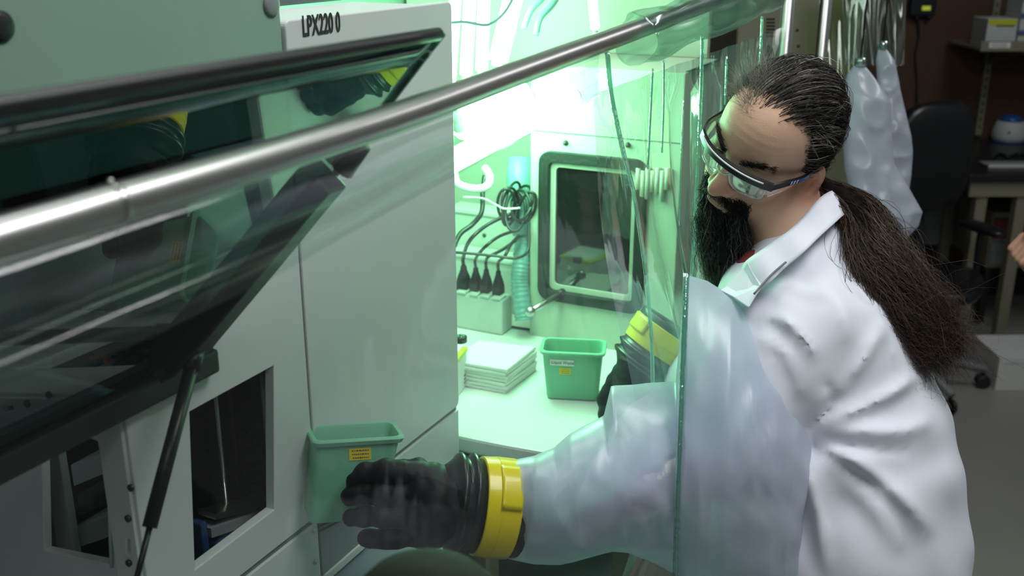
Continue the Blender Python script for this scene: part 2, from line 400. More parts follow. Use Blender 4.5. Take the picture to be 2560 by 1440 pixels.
def strands(name, paths, radii, cols, m, parent, conv=None, stuff=True):
    # paths (n, k, 3): thin tapered three-sided fibres
    paths = np.asarray(paths, float)
    if conv is not None: paths = conv(paths)
    n, k, _ = paths.shape
    T = np.gradient(paths, axis=1); T /= (np.linalg.norm(T, axis=2, keepdims=True)+1e-9)
    ref = rng.normal(size=(n, 1, 3)); A = np.cross(T, ref); A /= (np.linalg.norm(A, axis=2, keepdims=True)+1e-9); B = np.cross(T, A)
    tap = np.linspace(1, .25, k)[None, :, None]*np.asarray(radii).reshape(-1, 1, 1)
    R = []
    for j in range(3):
        a = 2*math.pi*j/3; R.append(paths+tap*(math.cos(a)*A+math.sin(a)*B))
    V = np.stack(R, 2).reshape(-1, 3)
    base = (np.arange(n)[:, None]*k+np.arange(k-1)[None, :])*3
    F = []
    for j in range(3):
        j2 = (j+1) % 3; F.append(np.stack([base+j, base+j2, base+3+j2, base+3+j], -1).reshape(-1, 4))
    F = np.concatenate(F)
    o = mesh_obj(name, V, F.tolist(), m, parent, True, fix=False)
    at = o.data.color_attributes.new('Col', 'FLOAT_COLOR', 'POINT')
    buf = np.ones((n*k*3, 4), np.float32); buf[:, :3] = np.repeat(np.asarray(cols), k*3, axis=0); at.data.foreach_set('color', buf.ravel())
    if stuff: o['kind'] = 'stuff'
    return o

# ================================================================== ROOM
X0, X1, Y0, Y1 = -2.6, 3.2, -2.4, 5.3
struct(MB().box((X0-.1, Y0-.1, -.1), (X1-X0+.2, 0, 0), (0, Y1-Y0+.2, 0), (0, 0, .1)).obj('floor', M['floor']))
struct(MB().box((X0-.1, Y0-.1, CEIL), (X1-X0+.2, 0, 0), (0, Y1-Y0+.2, 0), (0, 0, .1)).obj('ceiling', M['ceil']))
struct(MB().box((X0-.1, Y1, 0), (X1-X0+.2, 0, 0), (0, .1, 0), (0, 0, CEIL)).obj('wall_back', M['brown']))
struct(MB().box((X0-.1, Y0-.1, 0), (X1-X0+.2, 0, 0), (0, .1, 0), (0, 0, CEIL)).obj('wall_front', M['wallgrey']))
struct(MB().box((X0-.1, Y0, 0), (.1, 0, 0), (0, Y1-Y0, 0), (0, 0, CEIL)).obj('wall_left', M['wallgrey']))
struct(MB().box((X1, Y0, 0), (.1, 0, 0), (0, Y1-Y0, 0), (0, 0, CEIL)).obj('wall_right', M['wallgrey']))
struct(MB().box((X0, Y1-.012, 0), (X1-X0, 0, 0), (0, .012, 0), (0, 0, .11), .003).obj('baseboard_back', M['baseb']))
for i, ((x, y), (sx, sy), e) in enumerate(CEIL_LIGHTS):
    where = ['above the man in the lab coat', 'above the left white machine', 'behind the viewer', 'above the office chair'][i]
    t = thing('ceiling_light', 'flat white ceiling light panel '+where, 'ceiling light', (x, y, CEIL))
    MB().box((x-sx/2, y-sy/2, CEIL-.012), (sx, 0, 0), (0, sy, 0), (0, 0, .006)).obj('diffuser', M['ceil_led'], t)
    f = MB()
    for a, b, c, d in ((-sx/2-.03, -sy/2-.03, sx+.06, .03), (-sx/2-.03, sy/2, sx+.06, .03), (-sx/2-.03, -sy/2, .03, sy), (sx/2, -sy/2, .03, sy)):
        f.box((x+a, y+b, CEIL-.02), (c, 0, 0), (0, d, 0), (0, 0, .02))
    f.obj('frame', M['white2'], t)

# ================================================================== ISOLATOR FRAME AND FILM
CF = -0.50
def film_c(px, py): return atC(px, py, CF)
frame = thing('isolator_frame', 'shiny aluminium tube frame of the clear film isolator, long rail sloping across the photo', 'frame', S(1.2, CF, 0))
tp = [(-160, 648), (0, 597), (140, 555), (280, 512), (490, 450), (700, 386), (1000, 290), (1300, 180), (1630, 60), (1900, -42), (2010, -85)]
rail_pts = smooth_path([film_c(*p) for p in tp], 5)
MB().tube(rail_pts, .0135, 28).obj('rail', M['alu'], frame, True)
jp = film_c(282, 512); jd = unit(film_c(300, 506)-film_c(260, 518))
MB().tube([jp-jd*.0035, jp-jd*.002, jp+jd*.002, jp+jd*.0035], [.0136, .0146, .0146, .0136], 28).obj('rail_joint', M['steel'], frame, True)
MB().tube([jp+UP*.0135, jp+UP*.0165], .0022, 12).obj('rail_screw', M['steel'], frame, True)
zr = film_c(1990, -77)[2]
for px in (1968, 2031):
    q = film_c(px, 60)
    if px == 2031: q = S(2.66, CF+.02, 0)
    # foot of each post on the floor
    b0 = np.array([q[0], q[1], 0.0]); t0 = np.array([q[0], q[1], 2.35])
    MB().tube([b0+UP*.012, t0], .0135 if px == 1968 else .0145, 20).obj('post', M['alu'], frame, True)
    MB().lathe(b0, UP, [(.035, 0), (.035, .008), (.016, .014)], 20).obj('post_foot', M['black'], frame, True)
for s_ in (-.25,):
    q = S(s_, CF-.002, 0)
    MB().tube([q+UP*.012, q+UP*2.0], .0135, 20).obj('post', M['alu'], frame, True)
    MB().lathe(q, UP, [(.035, 0), (.035, .008), (.016, .014)], 20).obj('post_foot', M['black'], frame, True)

film = thing('film_curtain', 'clear vinyl film wall hanging from the sloping aluminium rail, lit green', 'film curtain', S(1.0, CF, .6))
# loose gathered film along the rail: rows of creases that run from lower left to upper right
def prow(pts, c):
    pts = np.array(pts, float)
    def f(t):
        x = pts[0, 0]+(pts[-1, 0]-pts[0, 0])*t
        return atC(x, float(np.interp(x, pts[:, 0], pts[:, 1])), c)
    return f
rows = [prow([(-150, 662), (0, 622), (480, 480), (1000, 312), (1500, 132)], CF+.004),
        prow([(-150, 740), (0, 700), (480, 535), (1000, 345), (1500, 150)], CF+.020),
        prow([(-150, 885), (0, 843), (353, 695), (860, 488), (1500, 172)], CF+.010),
        prow([(-150, 905), (0, 862), (353, 712), (860, 500), (1500, 177)], CF-.004),
        prow([(-150, 960), (0, 905), (386, 745), (860, 545), (1500, 195)], CF+.016),
        prow([(-150, 1010), (0, 942), (386, 783), (672, 655), (1000, 478), (1500, 212)], CF+.012),
        prow([(-150, 1030), (0, 960), (386, 798), (672, 668), (1000, 490), (1500, 222)], CF-.002),
        prow([(-150, 1090), (0, 1010), (386, 838), (672, 700), (1000, 515), (1500, 240)], CF+.000)]
NU = 60
grid = []
for i in range(NU):
    t = i/(NU-1); col = [r(t) for r in rows]; grid.append(smooth_path(col, 4))
nv = len(grid[0])
def gath(u, v):
    i = int(round(u*(NU-1))); j = int(round(v*(nv-1))); p = grid[i][j]
    a = mnoise.noise(Vector((p@G*7, p[2]*9, 1.3)))*.006+mnoise.noise(Vector((p@G*22, p[2]*30, 4.3)))*.001
    return p+N*a*math.sin(math.pi*v)**.5
MB().grid(gath, NU, nv).obj('gathered_fold', M['foldfilm'], film, True, 'gathered film folds under the rail')
# hanging sheet below the folds and behind, with vertical pleats towards the far end
S_A, S_B = -.2, 2.34
def sheet(u, v):
    s = S_A+(S_B-S_A)*u
    z = .30+(1.655-.30)*v
    blg = .105*math.exp(-((s-1.36)/.30)**2)*math.exp(-((z-1.12)/.28)**2)
    pl = max(0, min(1, (s-1.22)/.5))
    a = .010*mnoise.noise(Vector((s*5, z*1.2, 2)))
    a += pl*(.016*math.sin(s*46+2.0*mnoise.noise(Vector((s*3, z*1.5, 0))))+.012*mnoise.noise(Vector((s*24, z*2.2, 7))))
    return S(s, CF-.004+blg+a*(1 if v < .97 else .2), z)
SPL = (1.24-S_A)/(S_B-S_A)
MB().grid(lambda u, v: sheet(u*SPL, v), 110, 40).obj('sheet', M['film'], film, True)
MB().grid(lambda u, v: sheet(SPL+u*(1-SPL), v), 170, 44).obj('pleated_sheet', M['pleatfilm'], film, True, 'pleated far end of the clear film')
for nm, pts, r in (('weld_seam', [(1496, 130), (1508, 240), (1538, 380), (1568, 500), (1600, 720), (1614, 930), (1611, 1200), (1600, 1330)], .0032),
                   ('weld_seam', [(1738, 90), (1735, 220), (1728, 400), (1720, 560), (1712, 690)], .0030),
                   ('weld_seam', [(1640, 150), (1640, 260), (1636, 380)], .0016), ('weld_seam', [(1612, 170), (1606, 300), (1600, 420)], .0016),
                   ('weld_seam', [(1690, 250), (1684, 420), (1680, 560)], .0012), ('weld_seam', [(1800, 140), (1796, 260)], .0018),
                   ('weld_seam', [(1890, 40), (1886, 130), (1880, 240)], .0026)):
    MB().tube(smooth_path([film_c(*p)+N*.012 for p in pts], 5), r, 8).obj(nm, M['seamfilm'], film, True)
# loose collar of film wrapped round the far part of the rail
def wrapf(u, v):
    x = 1590+340*u; y = np.interp(x, [1590, 1900, 1930], [76, -42, -54]); p = film_c(x, y); d = unit(film_c(x+8, y-3)-p)
    a0 = np.cross(d, UP); a0 /= np.linalg.norm(a0); b0 = np.cross(d, a0)
    a = 2*math.pi*v; r = .021+.008*mnoise.noise(Vector((u*6, math.cos(a)*1.5, math.sin(a)*1.5)))+.05*max(0, math.sin(a))*(.55+.25*u)
    return p+r*(math.cos(a)*a0+math.sin(a)*b0*1.0)
MB().grid(wrapf, 50, 36).obj('rail_wrap', M['foldfilm'], film, True, 'film wrapped loosely round the far end of the rail', solid=.0005)

# ================================================================== PAINTED SHELL OF THE ISOLATOR
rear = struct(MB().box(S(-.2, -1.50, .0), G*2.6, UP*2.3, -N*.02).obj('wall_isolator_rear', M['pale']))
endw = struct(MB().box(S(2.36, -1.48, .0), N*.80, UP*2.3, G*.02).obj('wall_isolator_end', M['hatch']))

# ================================================================== LIQUID HANDLING MACHINE
CM = -.836; SF = .733; SR = 1.046
BENCH = .93
bench = thing('instrument_bench', 'blue-grey bench top under the white machines', 'bench', S(.8, -1.1, 0))
MB().box(S(.15, -1.42, BENCH-.035), G*1.33, N*.70, UP*.035, .004).obj('bench_top', M['bench'], bench)
for s_ in (.2, 1.40):
    for c_ in (-1.38, -.80):
        MB().box(S(s_, c_, 0), G*.05, N*.05, UP*(BENCH-.035)).obj('leg', M['deskframe'], bench)
mach = thing('liquid_handler', 'white machine on the left with two dark openings and a raised tinted door', 'laboratory machine', S(.9, -1.1, BENCH))
fb = (S(0, CM, 0), G, UP)
z0 = BENCH+.004
win = [sz(atC(*p, CM)) for p in ((472, 1028), (686, 911), (688, 1275), (486, 1428))]
zh, zl = atC(760, 1313, CM)[2], atC(760, 1333, CM)[2]
plate('side_panel', [(SF, zh), (SR, zh), (SR, 1.610), (.876, 1.610), (.876, 1.372), (SF, 1.372)], [win], fb, .012, M['white'], mach, .0015)
plate('base_panel', [(SF, z0), (SR, z0), (SR, zl), (SF, zl)], [], fb, .012, M['white'], mach, .0015)
MB().box(S(SF, CM-.004, zl+.001), G*(SR-SF), N*-.006, UP*(zh-zl-.002)).obj('trim_stripe', M['stripe'], mach)
ff = (S(SF, 0, 0), N, UP)
op = [cz(atS(*p, SF)) for p in ((101, 1062), (150, 1077), (232, 1096), (252, 1104), (262, 1122), (266, 1150), (275, 1413), (109, 1378))]
cL = cz(atS(0, 1300, SF))[0]-.25; c270 = cz(atS(272, 1250, SF))[0]; c340 = CM
plate('front_panel', [(cL, z0), (c270+.002, z0), (c270+.002, 1.372), (cL, 1.372)], [op], ff, .010, M['white'], mach, .001)
inner = [cz(atS(*p, SF-.004)) for p in ((148, 1074), (236, 1093), (262, 1106), (268, 1130), (279, 1416))]
MB().tube([S(SF-.004, a, b) for a, b in inner], .0022, 8).obj('opening_trim', M['white2'], mach, True)
# narrow pillar with three screws and a slot
slot = [cz(atS(*p, SF-.006)) for p in ((314, 1344), (326, 1347), (327, 1388), (314, 1386))]
plate('pillar', [(c270+.004, z0), (c340-.006, z0), (c340-.006, 1.372), (c270+.004, 1.372)], [slot], (S(SF-.006, 0, 0), N, UP), .012, M['white2'], mach, .0015)
for p in ((326, 1220), (319, 1297), (321, 1408), (183, 1064)):
    q = atS(*p, SF-.008); b = MB().lathe(q, -G, [(.0042, -.002), (.0042, .001), (.003, .0018), (.0016, .0018), (.0014, .0006)], 14); b.obj('screw', M['screw'], mach, True)
# dark inside
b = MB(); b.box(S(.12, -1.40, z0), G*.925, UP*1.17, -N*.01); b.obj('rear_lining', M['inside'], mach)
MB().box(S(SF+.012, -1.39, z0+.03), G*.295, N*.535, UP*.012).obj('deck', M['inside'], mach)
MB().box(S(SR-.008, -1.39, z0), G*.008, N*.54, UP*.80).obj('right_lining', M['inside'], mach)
for px, wd, m in ((152, .016, 'greypanel'), (118, .011, 'black')):
    q = atS(px, 1240, SF+.05); MB().cbox(np.array([q[0], q[1], 1.16]), N*wd*2, G*.012, UP*.42, .002).obj('column', M[m], mach)
for px, cc, r, m in ((553, CM-.07, .0035, 'steel'), (590, CM-.12, .006, 'black'), (600, CM-.13, .002, 'steel'), (672, CM-.05, .004, 'greypanel')):
    q = atC(px, 1130, cc); MB().tube([np.array([q[0], q[1], .99]), np.array([q[0], q[1], 1.36])], r, 10).obj('guide_rod', M[m], mach, True)
for (a, b_), dz, m in ((((540, 1300), (688, 1262)), .009, 'steel'), (((530, 1345), (660, 1300)), .014, 'greypanel'), (((510, 1392), (640, 1330)), .007, 'steel')):
    p, q = atC(*a, CM-.045), atC(*b_, CM-.045); MB().box(p, q-p, -N*.03, UP*dz).obj('deck_rail', M[m], mach)
q = atC(628, 1318, CM-.04); MB().cbox(q, G*.03, N*.02, UP*.010, .002).obj('tube_rack', M['orange'], mach)
q = atC(575, 1340, CM-.05); MB().cbox(q, G*.06, N*.03, UP*.012, .002).obj('tube_rack', M['carrier'], mach)
q = atC(500, 1345, CM-.04); MB().cbox(q, G*.012, N*.02, UP*.05, .003).obj('carrier', M['carrier'], mach)
for a, b_, m in (((185, 1215), (270, 1180), 'greypanel'), ((200, 1290), (262, 1262), 'inside'), ((190, 1370), (265, 1345), 'greypanel')):
    p, q = atS(*a, SF+.06), atS(*b_, SF+.10); MB().box(p, q-p, G*.06, UP*.03).obj('carrier', M[m], mach)
# upper header above the opening
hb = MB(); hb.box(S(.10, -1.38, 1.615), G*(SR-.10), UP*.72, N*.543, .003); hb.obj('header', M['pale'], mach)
for px, py in ((678, 12), (0, 66)):
    q = atC(px, py, -.836); MB().lathe(q, N, [(.014, -.003), (.014, .002), (.010, .004)], 20).obj('button', M['greypanel'] if px else M['black'], mach, True)
# raised tinted door: hinge line below, free edge above and nearer
zb, zt, cb, ct = 1.381, 1.757, -.836, -.522
sb, st, sl_ = .866, .897, .28
BOW = -0.003
def dr(u, v, off=0.0):
    s1 = sb+(st-sb)*v; s = sl_+(s1-sl_)*u; bow = BOW*math.sin(math.pi*v)
    nrm = unit(np.array(np.cross(G, (N*(ct-cb)+UP*(zt-zb)))))
    if nrm[2] < 0: nrm = -nrm
    return S(s, cb+(ct-cb)*v, zb+(zt-zb)*v)+nrm*(off-bow*.6)
MB().grid(lambda u, v: dr(u, v), 24, 14).obj('door_glass', M['tint'], mach, True, 'tinted see-through door panel', solid=.005)
MB().tube([dr(u, 1.0) for u in np.linspace(0, .985, 12)], .0065, 10).obj('door_edge', M['black'], mach, True, 'black top edge of the door')
MB().tube([dr(u, .955, .004) for u in np.linspace(0, .985, 12)], .0040, 8).obj('door_edge_strip', M['tintedge'], mach, True)
MB().tube([dr(u, .915, .004) for u in np.linspace(0, .86, 12)], .0020, 8).obj('door_seal', mat('amber_seal', (.10, .055, .01), .5), mach, True)
MB().tube([dr(1, v) for v in np.linspace(0.02, 1, 14)], .0035, 8).obj('door_end_edge', M['tintedge'], mach, True)
hbm = MB(); p0, p1 = S(sl_, CM+.006, zb-.012), S(sb+.0, CM+.006, zb-.012)
hbm.cbox((p0+p1)/2, (p1-p0), N*.022, UP*.030, .004); hbm.obj('hinge_bar', M['black'], mach)
arm = smooth_path([dr(.955, .62, -.012), dr(.945, .55, -.012), dr(.93, .40, -.012), dr(.905, .22, -.012), dr(.88, .05, -.012)], 5)
ar = MB(); aw = np.linspace(.020, .026, len(arm))
rg = []
for i, p in enumerate(arm):
    e = G*aw[i]; n_ = unit(np.cross(G, arm[min(i+1, len(arm)-1)]-arm[max(i-1, 0)]))*.012
    rg.append([p-e-n_, p+e*.6-n_, p+e*.6+n_, p-e+n_])
ar.rings(rg); ar.obj('door_arm', M['blackmetal'], mach, False, bevel=.003)
a0 = dr(.965, .645, -.010)
MB().tube([a0, a0+(dr(.97, .72, -.01)-a0)], [.013, .010], 12).obj('arm_clip', M['black'], mach, True)
MB().tube([a0+UP*.012, a0+UP*.012+(dr(.97, .72, -.01)-a0)*.7], .005, 8).obj('arm_bolt', M['steel'], mach, True)
bq = P(440, 868, 1.165)
bk = MB(); bk.prism([P(x, y, 1.15) for x, y in ((340, 850), (372, 806), (440, 770), (505, 800), (514, 880), (480, 915), (452, 935), (400, 962), (352, 930), (330, 900))], (P(440, 868, 1.20)-P(440, 868, 1.15))); bk.obj('hinge_bracket', M['black'], mach, False, bevel=.004)
g0, g1, g2 = P(482, 905, 1.145), P(374, 1318, 1.075), P(336, 1470, 1.055)
MB().tube([g0+(g1-g0)*.03, g1], .0078, 18).obj('gas_strut_cylinder', M['blackmetal'], mach, True)
MB().tube([g1, g2], .0032, 12).obj('gas_strut_rod', M['black'], mach, True)
MB().tube([g0-unit(g1-g0)*.014, g0+(g1-g0)*.05], .0098, 14).obj('gas_strut_socket', M['black'], mach, True)

# ================================================================== PLATE HOTEL (tall white box with lettering)
hot = thing('plate_hotel', 'tall white box with black lettering beside the tinted door', 'laboratory machine', S(1.25, -.95, BENCH))
HS0, HS1, HZ, HD = 1.053, 1.462, 1.745, .185
plate('front_panel', rrect(HS0, zh, HS1, HZ, .008), [], (S(0, CM+.001, 0), G, UP), .012, M['white'], hot, .002)
MB().box(S(HS0, CM-.013, zh), G*(HS1-HS0), -N*(HD-.012), UP*(HZ-zh-.003), .006).obj('body', M['white'], hot)
MB().box(S(HS0, CM-.004, zl+.001), G*(HS1-HS0), -N*.03, UP*(zh-zl-.002)).obj('trim_stripe', M['stripe'], hot)
gs = sz(atC(986, 1312, CM))[0]
plate('vent_panel', [(HS0, BENCH+.022), (gs, BENCH+.022), (gs, zl), (HS0, zl)], [], (S(0, CM, 0), G, UP), .01, M['greypanel'], hot, .001)
plate('base_panel', [(gs, BENCH+.022), (HS1, BENCH+.022), (HS1, zl), (gs, zl)], [], (S(0, CM, 0), G, UP), .01, M['white'], hot, .0015)
MB().box(S(HS0, CM+.003, BENCH+.008), G*(HS1-HS0), -N*.03, UP*.014, .002).obj('base_trim', M['white2'], hot)
MB().box(S(HS0, CM-.006, BENCH), G*(HS1-HS0), -N*.15, UP*.008).obj('base_shade', M['contact_shade'], hot)  # dark strip painted in for the contact shadow under the box
for k, (a, b) in enumerate((((795, 1319), (850, 1296)), ((797, 1331), (858, 1300)))):
    p, q = atC(*a, CM+.0008), atC(*b, CM+.0008); MB().box(p, q-p, N*.0006, UP*.003).obj('vent_slit', M['ink'], hot)
for p in ((785, 1328), (789, 1405)):
    MB().lathe(atC(*p, CM+.001), N, [(.003, -.002), (.003, .001), (.0018, .0016)], 12).obj('screw', M['steel'], hot, True)
t0 = atC(757, 91, CM+.0021); t1 = atC(853, 79, CM+.0021)
text('lettering', 'LPX220 0', t0, G, UP, .036, M['ink'], hot, sx=float(np.linalg.norm(t1-t0))/.145, bold=.0006)
MB().box(S(HS0+.01, CM-HD-.004, HZ), G*(HS1-HS0-.02), -N*.012, UP*.012, .003).obj('lid_rim', M['seam'], hot)

# ================================================================== WHITE WORK TABLE INSIDE
TZ = .97
tab = thing('work_table', 'white table inside the isolator carrying the paper stack and green container', 'table', S(1.8, -1.0, 0))
TF = 1.515
def tedge(c): return TF+.012*math.sin(c*9)
top = [S(tedge(c), c, TZ-.035) for c in np.linspace(-1.42, -.515, 24)]+[S(2.34, -.515, TZ-.035), S(2.34, -1.42, TZ-.035)]
MB().prism(top, UP*.035).obj('table_top', M['table'], tab, False, bevel=.006)
MB().box(S(TF+.03, -1.40, TZ-.085), N*.87, G*.02, UP*.05).obj('apron', M['apron'], tab)
for s_ in (TF+.04, 2.28):
    for c_ in (-1.38, -.57): MB().box(S(s_, c_, 0), G*.04, N*.04, UP*(TZ-.035)).obj('leg', M['deskframe'], tab)
MB().box(S(TF+.06, -1.38, .25), G*.7, N*.84, UP*.02).obj('lower_shelf', M['apron'], tab)

# ================================================================== TRANSFER HATCH
HSF = 2.02
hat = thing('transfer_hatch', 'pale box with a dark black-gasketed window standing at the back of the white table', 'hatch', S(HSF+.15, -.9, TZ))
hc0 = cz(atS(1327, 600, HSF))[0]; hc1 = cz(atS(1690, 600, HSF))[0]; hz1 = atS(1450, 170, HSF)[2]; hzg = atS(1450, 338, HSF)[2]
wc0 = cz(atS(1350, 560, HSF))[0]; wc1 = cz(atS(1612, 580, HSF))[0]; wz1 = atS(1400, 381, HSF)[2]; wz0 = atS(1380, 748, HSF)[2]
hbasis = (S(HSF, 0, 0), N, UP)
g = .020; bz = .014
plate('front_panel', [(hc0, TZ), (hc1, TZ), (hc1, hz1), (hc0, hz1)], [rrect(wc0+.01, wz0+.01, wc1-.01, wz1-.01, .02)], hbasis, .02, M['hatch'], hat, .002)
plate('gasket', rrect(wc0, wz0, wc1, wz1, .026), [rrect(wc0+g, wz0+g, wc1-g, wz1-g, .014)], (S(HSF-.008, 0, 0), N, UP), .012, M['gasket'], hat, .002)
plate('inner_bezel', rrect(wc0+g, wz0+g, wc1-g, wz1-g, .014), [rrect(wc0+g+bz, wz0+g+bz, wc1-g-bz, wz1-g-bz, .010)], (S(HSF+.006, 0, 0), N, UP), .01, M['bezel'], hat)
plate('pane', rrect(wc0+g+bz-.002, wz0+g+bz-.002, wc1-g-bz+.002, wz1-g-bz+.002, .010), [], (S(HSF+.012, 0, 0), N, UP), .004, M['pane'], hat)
MB().box(S(HSF-.0006, hc0, hzg), N*(hc1-hc0), G*.001, UP*.0022).obj('groove', M['seam'], hat)
sh = MB(); D = .26
sh.box(S(HSF+.02, hc0, TZ), G*D, N*.012, UP*(hz1-TZ)); sh.obj('left_wall', M['hatch'], hat)
MB().box(S(HSF+.02, hc1-.012, TZ), G*D, N*.012, UP*(hz1-TZ)).obj('right_wall', M['hatch'], hat)
MB().box(S(HSF+.02, hc0, hz1-.012), G*D, N*(hc1-hc0), UP*.012).obj('top_wall', M['hatch'], hat)
MB().box(S(HSF+.02+D, hc0, TZ), G*.012, N*(hc1-hc0), UP*(hz1-TZ)).obj('rear_wall', M['inside'], hat)
MB().box(S(HSF+.06, hc0+.02, TZ+.04), G*.2, N*(hc1-hc0-.04), UP*.006).obj('shelf', M['greypanel'], hat)
kq = atS(1398, 737, HSF-.012); k2 = P(1325, 779, float(-(np.dot(kq-CO, CZ)))-.09)
MB().tube([kq, k2], .0065, 14).obj('handle_rod', M['steel'], hat, True)
MB().lathe(k2, unit(k2-kq), [(.009, -.008), (.011, -.004), (.011, .004), (.006, .009), (.001, .010)], 18).obj('handle_knob', M['steel'], hat, True)
MB().tube([kq+UP*.0, kq+G*.02], .010, 12).obj('handle_boss', M['gasket'], hat, True)
for p in ((1415, 357), (1570, 362)):
    MB().lathe(atS(*p, HSF), -G, [(.006, -.002), (.006, .004), (.003, .010)], 12).obj('screw', M['screw'], hat, True)
for k in range(7):
    q = atS(1597+12*k, 420+(k % 2)*6, HSF-.006); MB().tube([q, q-UP*(.045+.01*(k % 3))], .006, 8).obj('clamp_finger', M['bezel'], hat, True)

# pale equipment boxes behind the power strip
for nm, x0, x1, y0, y1, s_, lb in (('equipment_box', 1120, 1292, 528, 790, 2.20, 'pale upper housing behind the power strip'), ('equipment_box', 1120, 1286, 640, 790, 2.12, 'pale lower housing right behind the power strip')):
    c0, c1 = cz(atS(x0, 700, s_))[0], cz(atS(x1, 700, s_))[0]; zt_ = atS(1200, y0, s_)[2]
    e = thing(nm, lb, 'equipment', S(s_+.05, (c0+c1)/2, TZ))
    MB().box(S(s_, c0, TZ), N*(c1-c0), G*.07, UP*(zt_-TZ), .006).obj('housing', M['strip'], e)
    MB().lathe(atS(1211, 588 if s_ > 2.15 else 700, s_), -G, [(.005, -.001), (.005, .002), (.002, .004)], 12).obj('screw', M['screw'], e, True)
    MB().box(S(s_-.002, c0+.003, zt_-.012), N*(c1-c0-.006), -G*.001, UP*.0015).obj('seam', M['seam'], e)

# ------------------------------------------------------------------ power strip, plugs, cords
PS = 1.985
ps = thing('power_strip', 'pale power strip holding four black plugs at the back of the table', 'power strip', S(PS+.03, -1.05, TZ))
pc0, pc1 = cz(atS(1040, 760, PS))[0], cz(atS(1255, 770, PS))[0]; pz = atS(1200, 742, PS)[2]
MB().box(S(PS, pc0, TZ), N*(pc1-pc0), G*.055, UP*(pz-TZ), .005).obj('housing', M['strip'], ps)
for x in (1128, 1160, 1190, 1218, 1247):
    q = atS(x, 738, PS+.012); MB().cbox(np.array([q[0], q[1], pz+.003]), N*.024, G*.032, UP*.006, .002).obj('socket', M['strip'], ps)
bund = P(1288, 520, 2.36)
for k, (x, xt, lb) in enumerate(((1160, 1163, 'leftmost and widest black plug in the power strip'), (1190, 1190, 'second black plug from the left in the power strip'), (1216, 1216, 'third black plug from the left in the power strip'), (1246, 1246, 'rightmost black plug in the power strip'))):
    q = atS(x, 738, PS+.022); b0 = np.array([q[0], q[1], pz+.006])
    pl = thing('power_plug', lb, 'plug', b0, 'plugs in the power strip')
    wd = .013 if k == 0 else .010
    MB().rings([[b0+UP*h+N*wd*a*f_+G*.012*c*f_ for a, c in ((-1, -1), (1, -1), (1, 1), (-1, 1))] for h, f_ in ((0, 1.05), (.018, 1.05), (.030, .85), (.046, .50), (.056, .42))]).obj('plug_body', M['black'], pl, False, bevel=.002)
    e = b0+UP*.056
    ends = [[(1175, 600), (1222, 560), (1288, 530)], [(1212, 618), (1250, 590), (1296, 575)], [(1224, 640), (1255, 625), (1290, 600)], [(1262, 640), (1278, 610), (1296, 590)]][k]
    MB().tube(smooth_path([e, e+UP*.02]+[P(a, b, 2.28+.02*i) for i, (a, b) in enumerate(ends)], 6), [.0045, .0036][k > 0], 8).obj('cord', M['cable'], pl, True)
def cable(name, lb, pts, r, m='cable', cat='cable', n=8, group=None):
    return tag(MB().tube(smooth_path(pts, 7), r, n).obj(name, M[m], None, True), lb, cat, group)
cable('cable', 'thin black cable lying across the white table top', [atZ(1090, 806, TZ+.004), atZ(1150, 808, TZ+.004), atZ(1230, 811, TZ+.004), atZ(1320, 823, TZ+.004), atZ(1410, 835, TZ+.004), atZ(1452, 838, TZ+.004)], .003)
cable('cable', 'black cable hanging on the pale housing at left of the plugs', [P(1120, 660, 2.20), P(1147, 590, 2.26), P(1180, 562, 2.28), P(1204, 530, 2.28), P(1207, 480, 2.29), P(1212, 440, 2.30)], .0055)
cable('cable', 'dark thin cable running level behind the plugs', [P(1138, 631, 2.27), P(1180, 634, 2.27), P(1240, 640, 2.27), P(1290, 645, 2.27), P(1320, 625, 2.29), P(1322, 560, 2.3)], .0034)
# coiled cable bundle with tie
cb_ = thing('cable_bundle', 'coil of dark cables tied up above the plugs', 'cable', P(1275, 540, 2.3))
for k in range(7):
    cx_, cy_ = 1268+8*k+rnd.uniform(-6, 6), 520+rnd.uniform(-14, 22); rx, ry = rnd.uniform(14, 26), rnd.uniform(38, 58); ph = rnd.uniform(-.3, .3)
    ring = [P(cx_+rx*math.cos(a)+ph*ry*math.sin(a), cy_+ry*math.sin(a), 2.30+.03*math.sin(a+k)) for a in np.linspace(0, 2*math.pi, 22)]
    MB().tube(ring, .0034, 8).obj('loop', M['cable'], cb_, True)
MB().tube(smooth_path([P(1158, 493, 2.27), P(1206, 496, 2.27), P(1240, 512, 2.27), P(1262, 522, 2.26), P(1300, 520, 2.27)], 5), .0022, 8).obj('tie', M['label'], cb_, True, 'pale tie wire')
MB().rings([[P(1300+rx*math.cos(a), yy+4*math.sin(a), 2.36+.02*math.sin(a)) for a in np.linspace(0, 2*math.pi, 14, endpoint=False)] for yy, rx in ((395, 30), (450, 34), (500, 30), (530, 20), (560, 32), (588, 18))]).obj('wrapped_core', M['hose'], cb_, True)
hs = thing('corrugated_hose', 'teal corrugated hose rising between the housing and the hatch', 'hose', P(1305, 800, 2.36))
pts = smooth_path([P(1310, 800, 2.36), P(1300, 720, 2.36), P(1302, 660, 2.36), P(1312, 590, 2.38)], 22)
MB().tube(pts, [.020+.0014*math.sin(i*1.9) for i in range(len(pts))], 16).obj('hose_wall', M['hose'], hs, True)

